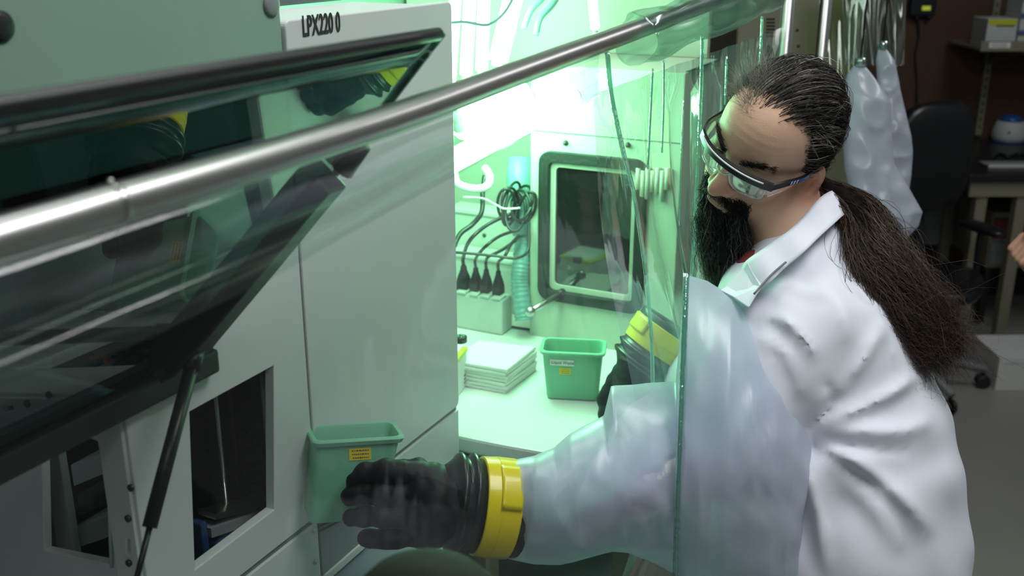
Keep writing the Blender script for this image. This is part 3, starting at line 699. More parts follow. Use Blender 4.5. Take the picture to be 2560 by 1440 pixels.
# ------------------------------------------------------------------ paper towels, containers, boxes
def towel_pt(x, y, z): return atZ(x, y, z)
tb = [(1130, 905), (1300, 862), (1342, 905), (1262, 985), (1130, 960)]
A0, A1, A2, A3 = atZ(1265, 986, TZ), atZ(1341, 926, TZ), atZ(1196, 908, TZ), atZ(1120, 960, TZ)
nt_ = 7; th = .0078
for k in range(nt_):
    jit = [np.array([rnd.uniform(-.003, .003), rnd.uniform(-.003, .003), 0]) for _ in range(4)]
    bot = [A0+jit[0], A1+jit[1], A2+jit[2], A3+jit[3]]
    zz = TZ+.0005+th*k
    def edge(z, off):
        out = []
        for i in range(4):
            p, q = bot[i], bot[(i+1) % 4]
            for t in np.linspace(0, 1, 7)[:-1]:
                r = p+(q-p)*t; sag = .0012*mnoise.noise(Vector((r[0]*40, r[1]*40, k*3.1)))
                cc = (bot[0]+bot[1]+bot[2]+bot[3])/4
                out.append(np.array([*(cc+(r-cc)*(1-off))[:2], z+sag]))
        return out
    mb = MB().rings([edge(zz, .012), edge(zz+.001, 0), edge(zz+th-.0022, 0), edge(zz+th-.0008, .014)])
    pos = ['lowest', 'second from the bottom', 'third from the bottom', 'middle', 'third from the top', 'second from the top', 'topmost'][k]
    tag(mb.obj('paper_towel', M['paper'], None, 'auto'), pos+' folded white paper towel in the stack on the table', 'paper towel', 'folded paper towels in the stack')

def container(name, lb, rim, bot, wall, sticker=None, base=None):
    # rim / bottom: four world points (left-front, right-front, right-back, left-back)
    t = thing(name, lb, 'container', base if base is not None else sum(bot)/4)
    rim = [np.asarray(p) for p in rim]; bot = [np.asarray(p) for p in bot]
    cr, cbm = sum(rim)/4, sum(bot)/4; up = unit(cr-cbm)
    def rr(q, c, inset, rad=.18, n=4):
        out = []
        e1, e2 = q[1]-q[0], q[3]-q[0]; l1, l2 = np.linalg.norm(e1), np.linalg.norm(e2); r = min(l1, l2)*rad
        for (a, b, a0) in ((l1-r, r, -90), (l1-r, l2-r, 0), (r, l2-r, 90), (r, r, 180)):
            for i in range(n+1):
                an = math.radians(a0+90*i/n); x, y = a+r*math.cos(an), b+r*math.sin(an)
                x = inset+(l1-2*inset)*x/l1; y = inset+(l2-2*inset)*y/l2
                out.append(q[0]+e1*x/l1+e2*y/l2)
        return out
    def mix(f): return [bot[i]+(rim[i]-bot[i])*f for i in range(4)]
    h = np.linalg.norm(cr-cbm)
    out = [rr(mix(0), cbm, .006), rr(mix(0.012), cbm, .0015), rr(mix(.05), cbm, 0), rr(mix(.62), cr, 0), rr(mix(.93), cr, 0.0), rr(mix(.935), cr, -.004), rr(mix(.985), cr, -.0055), rr(mix(1), cr, -.004)]
    inn = [rr(mix(1), cr, wall*.6), rr(mix(.96), cr, wall*1.4), rr(mix(.5), cr, wall*1.4), rr(mix(.04), cbm, wall*1.6)]
    MB().rings(out+inn).obj('body', M['bin'], t, 'auto')
    return t
def sticker(t, q0, ex, ey, n, w_, h_, m, name='sticker', lines=0):
    b = MB().box(q0, ex*w_, ey*h_, n*.0006); o = b.obj(name, m, t)
    for k in range(lines):
        ln = MB(); x = .12*w_+rnd.uniform(0, .05)*w_; y = h_*(.2+.6*k/max(1, lines-1)); L = w_*rnd.uniform(.6, .78)
        while x < .88*w_:
            d = rnd.uniform(.05, .12)*w_
            ln.box(q0+ex*x+ey*(y-h_*.05)+n*.0006, ex*min(d, .9*w_-x), ey*h_*.10, n*.0002); x += d+.03*w_
        ln.obj('print_line', M['inkgrey'], o)
    return o
# liquid waste container standing on the table
lf, rf = atZ(1366, 998, TZ), atZ(1494, 1005, TZ); e1 = unit(rf-lf); e2 = np.array([-e1[1], e1[0], 0]); dep = .058
bot = [lf, rf, rf+e2*dep, lf+e2*dep]; wdt = np.linalg.norm(rf-lf); hgt = .105
rim = [lf-e1*.010-e2*.004, rf+e1*.008-e2*.004, rf+e1*.008+e2*(dep+.008), lf-e1*.010+e2*(dep+.008)]; rim = [p+UP*hgt for p in rim]
bot = [p+UP*.0005 for p in bot]
lw = container('waste_container', 'green plastic liquid waste container standing on the white table', rim, bot, .002)
ey = unit((rim[0]+rim[1])/2-(bot[0]+bot[1])/2); nn = unit(np.cross(e1, ey))
if nn@(CO-lf) < 0: nn = -nn
mid = bot[0]+(rim[0]-bot[0])*.72+e1*.014+nn*.0008
sticker(lw, mid, e1, ey, nn, .047, .0125, M['label'], 'name_label')
text('lettering', 'Liquid Waste', mid+e1*.0025+ey*.0035+nn*.0009, e1, ey, .0094, M['ink'], lw, ext=.0001, sx=.88)
sticker(lw, bot[0]+(rim[0]-bot[0])*.545+e1*.031+nn*.0008, e1, ey, nn, .022, .0135, M['yellow'], 'yellow_sticker', 3)
# container in the gloved hand
dF = 1.42
RLF, RRF = P(791, 1103, dF), P(1004, 1090, dF*1.0104); RLB = P(772, 1067, dF*1.029); RRB = RRF+(RLB-RLF)
BLF, BRF = P(772, 1314, dF*1.005), P(958, 1300, dF*1.012); BLB = P(757, 1272, dF*1.030); BRB = BRF+(BLB-BLF)
hb_ = container('held_container', 'green plastic container held up by the black gloved hand', [RLF, RRF, RRB, RLB], [BLF, BRF, BRB, BLB], .002)
e1 = unit(RRF-RLF); ey = unit((RLF+RRF)/2-(BLF+BRF)/2); ey = unit(ey-e1*(ey@e1)); nn = unit(np.cross(e1, ey))
if nn@(CO-RLF) < 0: nn = -nn
q = P(873, 1153, dF*1.003); q = q+nn*((BLF-q)@nn+.0015)
sticker(hb_, q, e1, ey, nn, .030, .0165, M['yellow'], 'yellow_sticker', 3)
# white carton with a lime lid and black cap
wb = thing('reagent_box', 'white box with lime-yellow lid and black cap at left of the paper stack', 'box', atZ(1130, 985, TZ))
q0 = atZ(1168, 962, TZ); ez1 = unit(np.array([G[0], G[1], 0])); ex1 = -N
zt_ = P(1172, 870, float(-(np.dot(q0-CO, CZ)))*.985)[2]
qf = atZ(1146, 992, TZ); dv = unit(q0-qf); dn = np.array([-dv[1], dv[0], 0])
Lb = np.linalg.norm(q0-qf)+.03
MB().box(q0+UP*.0005, -dv*Lb, dn*.09, UP*(zt_-TZ-.010), .002).obj('body', M['label'], wb)
MB().box(q0+UP*(zt_-TZ-.0095)+dv*.002-dn*.002, -dv*(Lb+.004), dn*.094, UP*.010, .002).obj('lid', M['lime'], wb)
MB().box(q0+UP*(zt_-TZ+.0007)-dn*.004+dn*.012, -dv*(Lb+.002), dn*.074, UP*.001).obj('lid_label', M['label'], wb)
cq = P(1152, 855, float(-(np.dot(q0-CO, CZ)))*1.0); cq = np.array([cq[0], cq[1], zt_])
MB().lathe(cq, UP, [(.013, 0), (.013, .012), (.011, .013), (.002, .013)], 20).obj('cap', M['black'], wb, True)
for k in range(5): MB().lathe(cq+UP*.013+.006*np.array([math.cos(k*1.256), math.sin(k*1.256), 0]), UP, [(.002, 0), (.002, .001), (.0008, .001)], 10).obj('cap_dot', M['bin'], wb, True)
nb_ = np.cross(dv, UP);
if nb_@(CO-q0) < 0: nb_ = -nb_
for k in range(3): MB().box(q0-dv*.022+UP*(.028-.008*k)+nb_*.0004, dv*.014, nb_*.0004, UP*.0018).obj('print_line', M['inkgrey'], wb)

# ------------------------------------------------------------------ green lamps, added rim fill, lit-film glow
def led_bar(lb, p, q, r, m='led'):
    t = thing('led_lamp', lb, 'lamp', (np.asarray(p)+np.asarray(q))/2, 'green lamps in the isolator')
    MB().tube([p, q], r, 14).obj('tube', M[m], t, True)
    d = unit(np.asarray(q)-np.asarray(p))
    MB().tube([p-d*.012, p+d*.004], r*.6, 14).obj('end_cap', M['white2'], t, True)
    MB().tube([q-d*.004, q+d*.012], r*.6, 14).obj('end_cap', M['white2'], t, True)
    return t
led_bar('leftmost upright green-white lamp tube above the rail', P(1124, 205, 2.1), P(1142, -60, 2.1), .0125)
led_bar('second upright green-white lamp tube above the rail', P(1165, 185, 2.12), P(1178, -60, 2.12), .0125)
led_bar('third upright green-white lamp tube above the rail', P(1204, 175, 2.14), P(1212, -60, 2.14), .0125)
led_bar('rightmost upright green-white lamp tube above the rail', P(1246, 150, 2.16), P(1296, -60, 2.16), .020)
led_bar('thin upright green-white tube added as rim light far right, above the rail', P(1474, -70, 1.98), P(1488, 70, 1.98), .0085, 'rim_fill')  # added emitter, brings green rim light to head and sleeve
led_bar('slanted bright green-white glow standing in for lit film below the rail', P(1120, 408, 1.90), P(1432, 243, 2.08), .022, 'film_glow')  # emitter in place of the film band that catches the green light
led_bar('short broad green-white glow standing in for lit film behind the crossing of rail and folds', P(1150, 300, 2.1), P(1300, 246, 2.2), .042, 'film_glow')  # emitter in place of overexposed film, not a lamp of its own
cable('cable', 'looped bright green cable hanging among the lamp tubes', [P(1105, 60, 1.9), P(1160, 55, 1.9), P(1220, 62, 1.9), P(1262, 30, 1.95), P(1290, -20, 2.0)], .003, 'hose')
cable('hose_loop', 'pale thick hose bent in a U beside the plugs', [P(1135, 432, 2.2), P(1145, 460, 2.2), P(1185, 472, 2.2), P(1218, 465, 2.22), P(1224, 440, 2.24), P(1212, 420, 2.26)], .0085, 'label', 'hose', 10)
for k, (x0, y0, x1, y1, lb) in enumerate(((1310, 70, 1370, -20, 'left dark green cable rising above the rail'), (1340, 85, 1386, 5, 'right dark green cable rising above the rail'))):
    cable('cable', lb, [P(x0, y0, 2.2), P((x0+x1)/2-12, (y0+y1)/2, 2.22), P(x1, y1, 2.25), P(x1+30, y1-60, 2.3)], .007, 'hose')

# ================================================================== THE MAN IN THE LAB COAT
HD_ = 1.55
Hc = C(1926, 354, HD_)
Fv = unit([-.74, -.46, .49]); Lv = np.array([.62, -.66, .42]); Lv = unit(Lv-Fv*(Lv@Fv)); Uv = np.cross(Fv, Lv)
HB = np.stack([Lv, Uv, Fv])             # rows: left, up, forward in camera coordinates
def head2cam(v): return Hc+np.asarray(v, float)@HB
def head2w(v): return cam2w(head2cam(v))
def cam2head(p): return (np.asarray(p, float)-Hc)@HB.T
def sym(v): return np.stack([np.abs(v[:, 0]), v[:, 1], v[:, 2]], 1)
def skull(v):
    return ell(v, (0, .024, -.008), (.074, .098, .096))
def head_sdf(v, lowneck=None):
    m = sym(v)
    d = skull(v)
    d = smin(d, ell(v, (0, .045, .035), (.058, .055, .055)), .03)
    d = smin(d, ell(v, (0, -.038, .030), (.060, .068, .060)), .03)
    d = smin(d, ell(v, (0, -.088, .048), (.040, .032, .038)), .03)
    d = smin(d, ell(m, (.045, -.070, .010), (.020, .040, .040)), .03)
    d = smin(d, ell(m, (.043, -.026, .060), (.021, .018, .020)), .02)
    d = smin(d, cap_(m, (0, .022, .084), (.042, .022, .068), .011, .009), .016)
    d = smax(d, -ell(m, (.031, .001, .100), (.019, .012, .022)), .014)
    d = smin(d, cap_(v, (0, .010, .086), (0, -.034, .112), .0075, .0120), .012)
    d = smin(d, ell(m, (.0135, -.038, .097), (.0095, .0085, .0115)), .008)
    d = smax(d, -ell(m, (.007, -.0475, .104), (.0045, .004, .006)), .004)
    d = smin(d, ell(m, (.030, .0095, .076), (.017, .006, .012)), .006)
    d = smin(d, ell(m, (.030, -.0105, .073), (.016, .005, .012)), .006)
    d = smin(d, ell(v, (0, -.060, .082), (.026, .014, .016)), .012)
    d = smin(d, ell(v, (0, -.0665, .094), (.022, .0045, .0075)), .004)
    d = smin(d, ell(v, (0, -.0760, .091), (.020, .0058, .0080)), .004)
    # ears: rim shell with a bowl
    q = m-np.array([.079, -.023, -.010]); q = np.stack([q[:, 0]*.82+q[:, 2]*.57, q[:, 1], -q[:, 0]*.57+q[:, 2]*.82], 1)
    e = ell(q, (0, .002, 0), (.0088, .0345, .0205)); e = smin(e, ell(q, (0, -.024, .004), (.007, .011, .010)), .006)
    e = smax(e, -ell(q, (.010, .002, .002), (.0085, .023, .0125)), .004)
    e = smin(e, cap_(q, (.003, .012, .000), (.003, -.010, .004), .0030, .0030), .004)
    d = smin(d, e, .005)
    # forehead lines
    fl = np.exp(-((v[:, 1]-.06)/.022)**2)*np.clip((v[:, 2]-.05)/.02, 0, 1)
    d = d+.00022*np.sin((v[:, 1]+.06*np.abs(v[:, 0]))*2*np.pi/.0115)*fl
    return d
NECK0, NECK1 = np.array([0, -.060, -.025]), cam2head(C(2010, 690, 1.60))
def body_sdf(v):
    d = head_sdf(v)
    d = smin(d, cap_(v, NECK0, NECK1, .056, .066), .02)
    return d
def skincol(v):
    m = sym(v); c = np.tile(np.array([.68, .425, .295]), (len(v), 1))
    def g(cn, r): return np.exp(-(((m-np.array(cn))/np.array(r))**2).sum(1))
    for cn, r, col, k in (((0, -.036, .108), (.02, .018, .02), (.55, .20, .15), .75), ((.042, -.035, .06), (.025, .022, .03), (.55, .24, .17), .5),
                          ((.085, -.023, -.010), (.022, .038, .03), (.56, .20, .15), .7), ((0, -.070, .098), (.022, .0095, .016), (.46, .13, .12), .9),
                          ((0, .07, .07), (.05, .04, .04), (.72, .46, .32), .6), ((.03, .002, .08), (.018, .012, .02), (.36, .18, .13), .6)):
        w_ = (k*g(cn, r))[:, None]; c = c*(1-w_)+np.array(col)*w_
    return c
man = thing('person', 'man in white lab coat with long ponytail and dark goatee reaching into the isolator', 'person', (float(cam2w(C(2070, 900, 1.6))[0]), float(cam2w(C(2070, 900, 1.6))[1]), 0))
lo = np.array([-.105, -.145, -.125]); hi = np.array([.105, .135, .135])
lo = np.minimum(lo, NECK1-.08); hi = np.maximum(hi, NECK1+.08)
body = sdf_obj('body', body_sdf, lo, hi, .0027, M['skin'], man, head2w, None, skincol, 1)
# eyes
for sx in (-1, 1):
    def ec(v): return np.tile([.6, .58, .55], (len(v), 1))
    eb = MB(); cn = np.array([sx*.031, .0, .0690])
    n1 = 16
    eb.rings([[head2w(cn+.0125*np.array([math.sin(th)*math.cos(a), math.sin(th)*math.sin(a), math.cos(th)])) for a in np.linspace(0, 2*math.pi, n1, endpoint=False)] for th in np.linspace(.05, 3.09, 14)])
    o = eb.obj('eye', M['eye'], man, True)
    at = o.data.color_attributes.new('Col', 'FLOAT_COLOR', 'POINT')
    ths = np.repeat(np.linspace(.05, 3.09, 14), n1); col = np.ones((len(ths), 4), np.float32); col[:, :3] = (.6, .57, .53)
    col[ths < .52, :3] = (.07, .045, .03); col[ths < .25, :3] = (.004, .004, .004); at.data.foreach_set('color', col.ravel())
# ---- scalp hair
dirs = rng.normal(size=(60000, 3)); dirs /= np.linalg.norm(dirs, axis=1, keepdims=True)
SCN = np.array([0, .024, -.008]); SR_ = np.array([.074, .098, .096])
def skull_r(d):
    r0 = 1/np.sqrt(((d/SR_)**2).sum(-1))
    p = SCN+d*r0[..., None]
    for _ in range(5):
        e = np.minimum(skull(p.reshape(-1, 3)), ell(p.reshape(-1, 3), (0, .045, .035), (.058, .055, .055))).reshape(r0.shape); r0 = r0-e; p = SCN+d*r0[..., None]
    return r0
rr0 = skull_r(dirs); pts = SCN+dirs*rr0[:, None]
def hairmask(p, grow=0):
    l, u, f = p[:, 0], p[:, 1], p[:, 2]; al = np.abs(l)
    hl = .068-.028*np.clip((al-.024)/.030, 0, 1)**1.2+.005*np.exp(-((l+.010)/.012)**2)
    hl = np.where(u < .045, .034, hl)
    hl = np.where(u < .028, .026, hl)
    hl = np.where(u < .005, .012, hl)
    hl = np.where(u < -.008, -.024, hl)
    hl = np.where(u < -.03, -.034, hl)
    return (f < hl+grow) & (u > -.072)
keep = hairmask(pts); roots = pts[keep][:11000]; rd = dirs[keep][:11000]
TIE = np.array([.050, -.088, -.086])
td = unit(TIE-SCN); tr_ = np.linalg.norm(TIE-SCN)
K = 14
def scalp_path(rd, n, lift):
    t = np.linspace(0, 1, K)[None, :, None]
    mid = np.stack([.55*rd[:, 0]+.10, .45*rd[:, 1]+.12, -.55+.25*rd[:, 2]], 1)
    dirp = (1-t)**2*rd[:, None, :]+2*t*(1-t)*mid[:, None, :]+t*t*td
    dirp /= np.linalg.norm(dirp, axis=2, keepdims=True)
    # sag: hair swings down the side of the head
    rad = skull_r(dirp)
    tt = t[..., 0]
    rad = rad+lift[:, None]*(np.clip(tt*6, 0, 1))*(1-.3*tt)+np.clip(tt-.75, 0, 1)/.25*(tr_-rad+rng.normal(size=(n, 1))*.008)*.9
    p = SCN+dirp*rad[..., None]
    fr = rng.normal(size=(n, 1, 3))*.004; ph = rng.uniform(0, 6.3, (n, 1, 1))
    return p+fr*np.sin(t*3.5+ph)*np.clip(t*3, 0, 1)
n = len(roots)
lift = rng.uniform(.003, .013, n)
paths = scalp_path(rd, n, lift); paths[:, 0] = roots-rd*.003
clump = np.array([mnoise.noise(Vector(tuple(r*55)))+.5*mnoise.noise(Vector(tuple(r*130))) for r in roots])
grey = np.clip(.5+clump*1.2+rng.normal(size=n)*.28-.55+2.0*np.clip(roots[:, 2]-.0, 0, .1), 0, 1)
cols = np.array([.016, .013, .011])+grey[:, None]**2*np.array([.46, .41, .36])
hairo = strands('hair', paths, rng.uniform(.00028, .00062, n), cols, M['hair'], man, head2w)
# stray frizzy hair at the front and crown
keep2 = hairmask(pts, .004) & ~hairmask(pts, -.05) & (pts[:, 1] > .060); keep2 &= (pts[:, 0] < -.012) | ((rng.uniform(size=len(pts)) < .15) & (pts[:, 2] < .03))
r2 = pts[keep2][:1700]; d2 = dirs[keep2][:1700]; n2 = len(r2)
L2 = rng.uniform(.012, .034, n2)
t = np.linspace(0, 1, 8)[None, :, None]
side = rng.normal(size=(n2, 1, 3)); side[..., 2] -= .6
p2 = r2[:, None]+(d2[:, None]*.8*t+side*.45*t**1.5)*L2[:, None, None]
strands('stray_hair', p2, np.full(n2, .00030), np.tile([.24, .225, .195], (n2, 1)), M['hair'], man, head2w)
# underlayer of hair
def capf(v):
    d = np.minimum(skull(v), ell(v, (0, .045, .035), (.058, .055, .055)))-.0035
    l, u, f = v[:, 0], v[:, 1], v[:, 2]; al = np.abs(l)
    hl = .063-.028*np.clip((al-.024)/.030, 0, 1)**1.2
    hl = hl+(.006-hl)*np.clip((.050-u)/.03, 0, 1)
    hl = hl+(-.030-hl)*np.clip((.008-u)/.016, 0, 1)
    d = smax(d, (f-hl)*.8, .004); d = smax(d, -.074-u, .004)
    d = smin(d, cap_(v, TIE+np.array([-.03, .03, .03]), TIE, .030, .020), .02)
    return d
sdf_obj('hair_underlayer', capf, (-.10, -.14, -.13), (.10, .14, .08), .004, M['hairbase'], man, head2w)
# ---- ponytail
tie_c = head2cam(TIE)
pc = np.array(smooth_path([tie_c-np.array([0, 0, .0]), C(2135, 520, 1.53), C(2185, 630, 1.475), C(2245, 750, 1.46), C(2300, 860, 1.465), C(2325, 905, 1.47)], 6))
pw = np.interp(np.linspace(0, 1, len(pc)), [0, .15, .4, .7, 1], [.016, .026, .042, .056, .056])
n = 7500; kk = 18
th_ = rng.uniform(0, 2*np.pi, n); rad = np.sqrt(rng.uniform(0, 1, n))
end = np.clip(rng.normal(.90, .10, n), .5, 1.0)
tt = np.linspace(0, 1, kk)[None, :]*end[:, None]
fi = tt*(len(pc)-1); i0 = np.clip(fi.astype(int), 0, len(pc)-2); fr = (fi-i0)[..., None]
cen = pc[i0]*(1-fr)+pc[i0+1]*fr
wd = np.interp(fi, np.arange(len(pc)), pw)
tang = unit(pc[-1]-pc[0]); ex = unit(np.cross(tang, [0, 0, 1.])); ez = np.array([0, 0, 1.])
twist = th_[:, None]+.8*tt+.5*np.sin(tt*5+th_[:, None]*3)
off = (np.cos(twist)*rad[:, None]*wd)[..., None]*ex+(np.sin(twist)*rad[:, None]*wd*.55)[..., None]*ez
fz = rng.normal(size=(n, 1, 3))*np.array([.020, .020, .009]); fz2 = rng.normal(size=(n, 1, 3))*np.array([.008, .008, .004])
ph = rng.uniform(0, 6.3, (n, 1))
wav = fz*np.sin(tt*11+ph)[..., None]*(tt[..., None]**1.3)+fz2*np.sin(tt*26+2*ph)[..., None]*(tt[..., None])
stray = (rng.uniform(0, 1, n) < .09)
wav[stray] = (fz*np.sin(tt*9+ph)[..., None]*(tt[..., None]**1.2))[stray]*2.6
pp = cen+off+wav
g_ = np.clip(rng.normal(.35, .3, n), 0, 1)
cols = np.array([.022, .015, .012])+g_[:, None]**2*np.array([.20, .135, .095])
strands('ponytail', pp, rng.uniform(.00030, .0006, n), cols, M['hair'], man, cam2w)
def tailf(v):
    d = np.full(len(v), 1e3)
    for i in range(0, len(pc)-12, 2):
        d = np.minimum(d, cap_(v*np.array([1, 1, 1.3]), pc[i]*np.array([1, 1, 1.3]), pc[i+2]*np.array([1, 1, 1.3]), pw[i]*.55, pw[i+2]*.55))
    q = v*np.array([160, 60, 160.]); return d+.003*np.sin(q[:, 0]+np.sin(q[:, 1]))*np.sin(q[:, 2]*.7)
sdf_obj('ponytail_core', tailf, pc.min(0)-.06, pc.max(0)+.06, .006, M['hairbase'], man, cam2w)
# ---- eyebrows
n = 620; sd = np.where(rng.uniform(size=n) < .5, -1, 1); a = rng.uniform(0, 1, n)
br = np.stack([sd*(.012+.040*a), .0225+.006*np.sin(a*2.6)+rng.normal(size=n)*.0030, .0985-.026*a**1.6], 1)
t = np.linspace(0, 1, 5)[None, :, None]
bp_ = br[:, None]+t*np.stack([sd*.008, rng.uniform(.000, .005, n), .002-.006*a], 1)[:, None]
strands('eyebrow_hair', bp_, np.full(n, .0004), np.tile([.02, .016, .013], (n, 1)), M['hair'], man, head2w)
# ---- beard
hv = np.array([tuple(q.co) for q in body.data.vertices])+root_loc(body)
hl_ = cam2head(np.stack([(hv-CO)@CX, (hv-CO)@CY, (hv-CO)@CZ], 1))
l, u, f = hl_.T
goat = (np.abs(l) < .040) & (u < -.070) & (u > -.128) & (f > .040) & ~((np.abs(l) < .026) & (u > -.0865) & (f > .06))
mou = (np.abs(l) < .037) & (u < -.0505) & (u > -.0610-.35*np.clip(np.abs(l)-.016, 0, 1)) & (f > .06)
sidem = (np.abs(l) < .042) & (np.abs(l) > .022) & (u < -.055) & (u > -.10) & (f > .045)
GRAV = np.array([0, -cp, -sp])*1.0
def pick(mask, k):
    q = hl_[mask]; return q[rng.integers(0, len(q), k)]+rng.normal(size=(k, 3))*.0012
gb = pick(goat, 6500); gm = pick(mou | sidem, 2000)
bc = head2cam(gb); K2 = 12; t = np.linspace(0, 1, K2)[None, :, None]
Ln = rng.uniform(.055, .125, len(gb))*np.clip(1.15-.6*np.clip((gb[:, 1]+.10)/.03, 0, 1)*0, .5, 1.2)
tgt = C(1826, 640, 1.545)
pull = (tgt-bc)*np.array([.50, 0, .30])
outw = (np.stack([rng.normal(size=len(gb)), rng.normal(size=len(gb))*.3, rng.normal(size=len(gb))], 1))*.0115-Fv*.010
fz = rng.normal(size=(len(gb), 1, 3))*.0062; ph = rng.uniform(0, 6.3, (len(gb), 1, 1))
bpth = bc[:, None]+GRAV*Ln[:, None, None]*t+pull[:, None]*t**1.4*.8+outw[:, None]*np.sin(t*2.2)*.9+fz*np.sin(t*17+ph)*t**.6
gcol = np.clip(rng.normal(.2, .25, len(gb)), 0, 1)
strands('beard', bpth, rng.uniform(.00028, .00050, len(gb)), np.array([.011, .011, .011])+gcol[:, None]**2*.34, M['hair'], man, cam2w)
mc = head2cam(gm); Lm = rng.uniform(.007, .014, len(gm)); t8 = np.linspace(0, 1, 7)[None, :, None]
sgn = np.sign(gm[:, 0])[:, None]
mpth = mc[:, None]+(GRAV*.8+.35*sgn*Lv+Fv*.25)[:, None]*Lm[:, None, None]*t8+rng.normal(size=(len(gm), 1, 3))*.003*np.sin(t8*4)
mpth[:, 0] = mc
strands('moustache', mpth, np.full(len(gm), .0004), np.tile([.012, .011, .011], (len(gm), 1)), M['hair'], man, cam2w)
def beardf(v):
    d = cap_(v*np.array([1, 1, 1.15]), C(1822, 540, 1.588)*np.array([1, 1, 1.15]), C(1805, 655, 1.565)*np.array([1, 1, 1.15]), .017, .007)
    h = cam2head(v); face = ell(h, (0, -.090, .046), (.036, .030, .036))
    d = smin(d, face, .01)
    mouth = ell(h, (0, -.066, .10), (.030, .018, .030)); d = smax(d, -mouth, .006)
    return d+.0012*np.sin(v[:, 0]*900+np.sin(v[:, 1]*300)*2)*np.sin(v[:, 2]*700)
a_, b_ = C(1700, 420, 1.68), C(1920, 760, 1.44)
sdf_obj('beard_underlayer', beardf, np.minimum(a_, b_), np.maximum(a_, b_), .0028, M['beardbase'], man, cam2w)

# ---- lab coat
W_FOLDS = [  # (px polyline, width px, height m)
    ([(2030, 1068), (2120, 1035), (2210, 990), (2295, 930)], 20, .012), ([(2028, 1085), (2150, 1075), (2260, 1075), (2330, 1050)], 22, .011),
    ([(2035, 1120), (2150, 1165), (2260, 1250), (2330, 1340)], 26, .014), ([(2010, 1150), (2040, 1270), (2070, 1440)], 18, .012),
    ([(2090, 985), (2140, 930), (2190, 850), (2215, 800)], 18, .009), ([(2180, 1010), (2240, 985), (2300, 940)], 14, .007),
    ([(2100, 1190), (2190, 1270), (2260, 1380)], 30, .010), ([(2040, 700), (2100, 760), (2120, 860)], 22, .007),
    ([(1900, 790), (1960, 800), (2015, 850), (2045, 905)], 14, .012), ([(1890, 840), (1950, 870), (1990, 940), (2000, 1000)], 18, .010),
    ([(1960, 690), (2010, 730), (2060, 735)], 14, .006), ([(2180, 760), (2230, 850), (2270, 960)], 20, .006),
    ([(2050, 940), (2080, 990), (2060, 1040), (2020, 1075)], 12, -.010), ([(2060, 1100), (2150, 1120), (2280, 1130)], 14, -.009),
    ([(2000, 1110), (2100, 1155), (2210, 1230)], 12, -.010), ([(1970, 640), (1940, 690), (1880, 740)], 10, -.006)]
def folds(v):
    dd = -v[:, 2]; px = 1280+v[:, 0]/dd*FPX; py = 720-v[:, 1]/dd*FPX
    w_ = np.zeros(len(v))
    for pl, wd, h in W_FOLDS:
        pl = np.array(smooth_path([np.array([a, b, 0.]) for a, b in pl], 4))[:, :2]; best = np.full(len(v), 1e9); par = np.zeros(len(v))
        for i in range(len(pl)-1):
            a, b = pl[i], pl[i+1]; ab = b-a
            t = np.clip(((px-a[0])*ab[0]+(py-a[1])*ab[1])/(ab@ab), 0, 1)
            d2 = (px-a[0]-t*ab[0])**2+(py-a[1]-t*ab[1])**2; par = np.where(d2 < best, (i+t)/(len(pl)-1), par); best = np.minimum(best, d2)
        w_ += h*np.exp(-best/(2*(wd*.6)**2))*np.sin(np.pi*np.clip(par, 0, 1))**.7
    w_ += .0035*np.sin(px*.016+py*.021+1.5*np.sin(py*.011))+.0022*np.sin(px*.041-py*.022+2*np.sin(px*.013))
    return w_
zs = np.array([1, 1, .80])
TORSO = [((2015, 692, 1.60), .074), ((2020, 770, 1.60), .130), ((2040, 930, 1.61), .155), ((2072, 1130, 1.62), .176), ((2088, 1330, 1.62), .182), ((2090, 1640, 1.62), .190), ((2085, 2020, 1.62), .198)]
def coatf(v):
    q = v*zs; d = None
    for (a, ra), (b, rb) in zip(TORSO[:-1], TORSO[1:]):
        e = cap_(q, C(*a)*zs, C(*b)*zs, ra, rb); d = e if d is None else smin(d, e, .03)
    d = smin(d, cap_(v, C(2072, 645, 1.58), C(2140, 800, 1.60), .050, .10), .05)
    d = smin(d, ell(v, C(1900, 775, 1.56), (.058, .052, .075)), .05)
    arm = cap_(v, C(1985, 850, 1.485), C(1765, 1130, 1.47), .088, .066)
    arm = smin(arm, cap_(v, C(1765, 1130, 1.47), C(1345, 1268, 1.425), .066, .040), .02)
    d = smin(d, arm, .035)
    far = cap_(v, C(1900, 800, 1.72), C(1760, 960, 1.84), .085, .06)
    far = smin(far, cap_(v, C(1760, 960, 1.84), C(1690, 950, 1.92), .06, .045), .02)
    d = smin(d, far, .04)
    d = d-folds(v)
    return np.maximum(d*.9, -(v[:, 1]-C(2000, 2080, 1.62)[1]))
lo = np.array([C(1300, 900, 1.42)[0], C(2000, 2085, 1.62)[1], -1.99]); hi = np.array([C(2450, 900, 1.62)[0]+.02, C(2000, 560, 1.6)[1], -1.30])
sdf_obj('lab_coat', coatf, lo, hi, .0075, M['coat'], man, cam2w, None, None, 2)
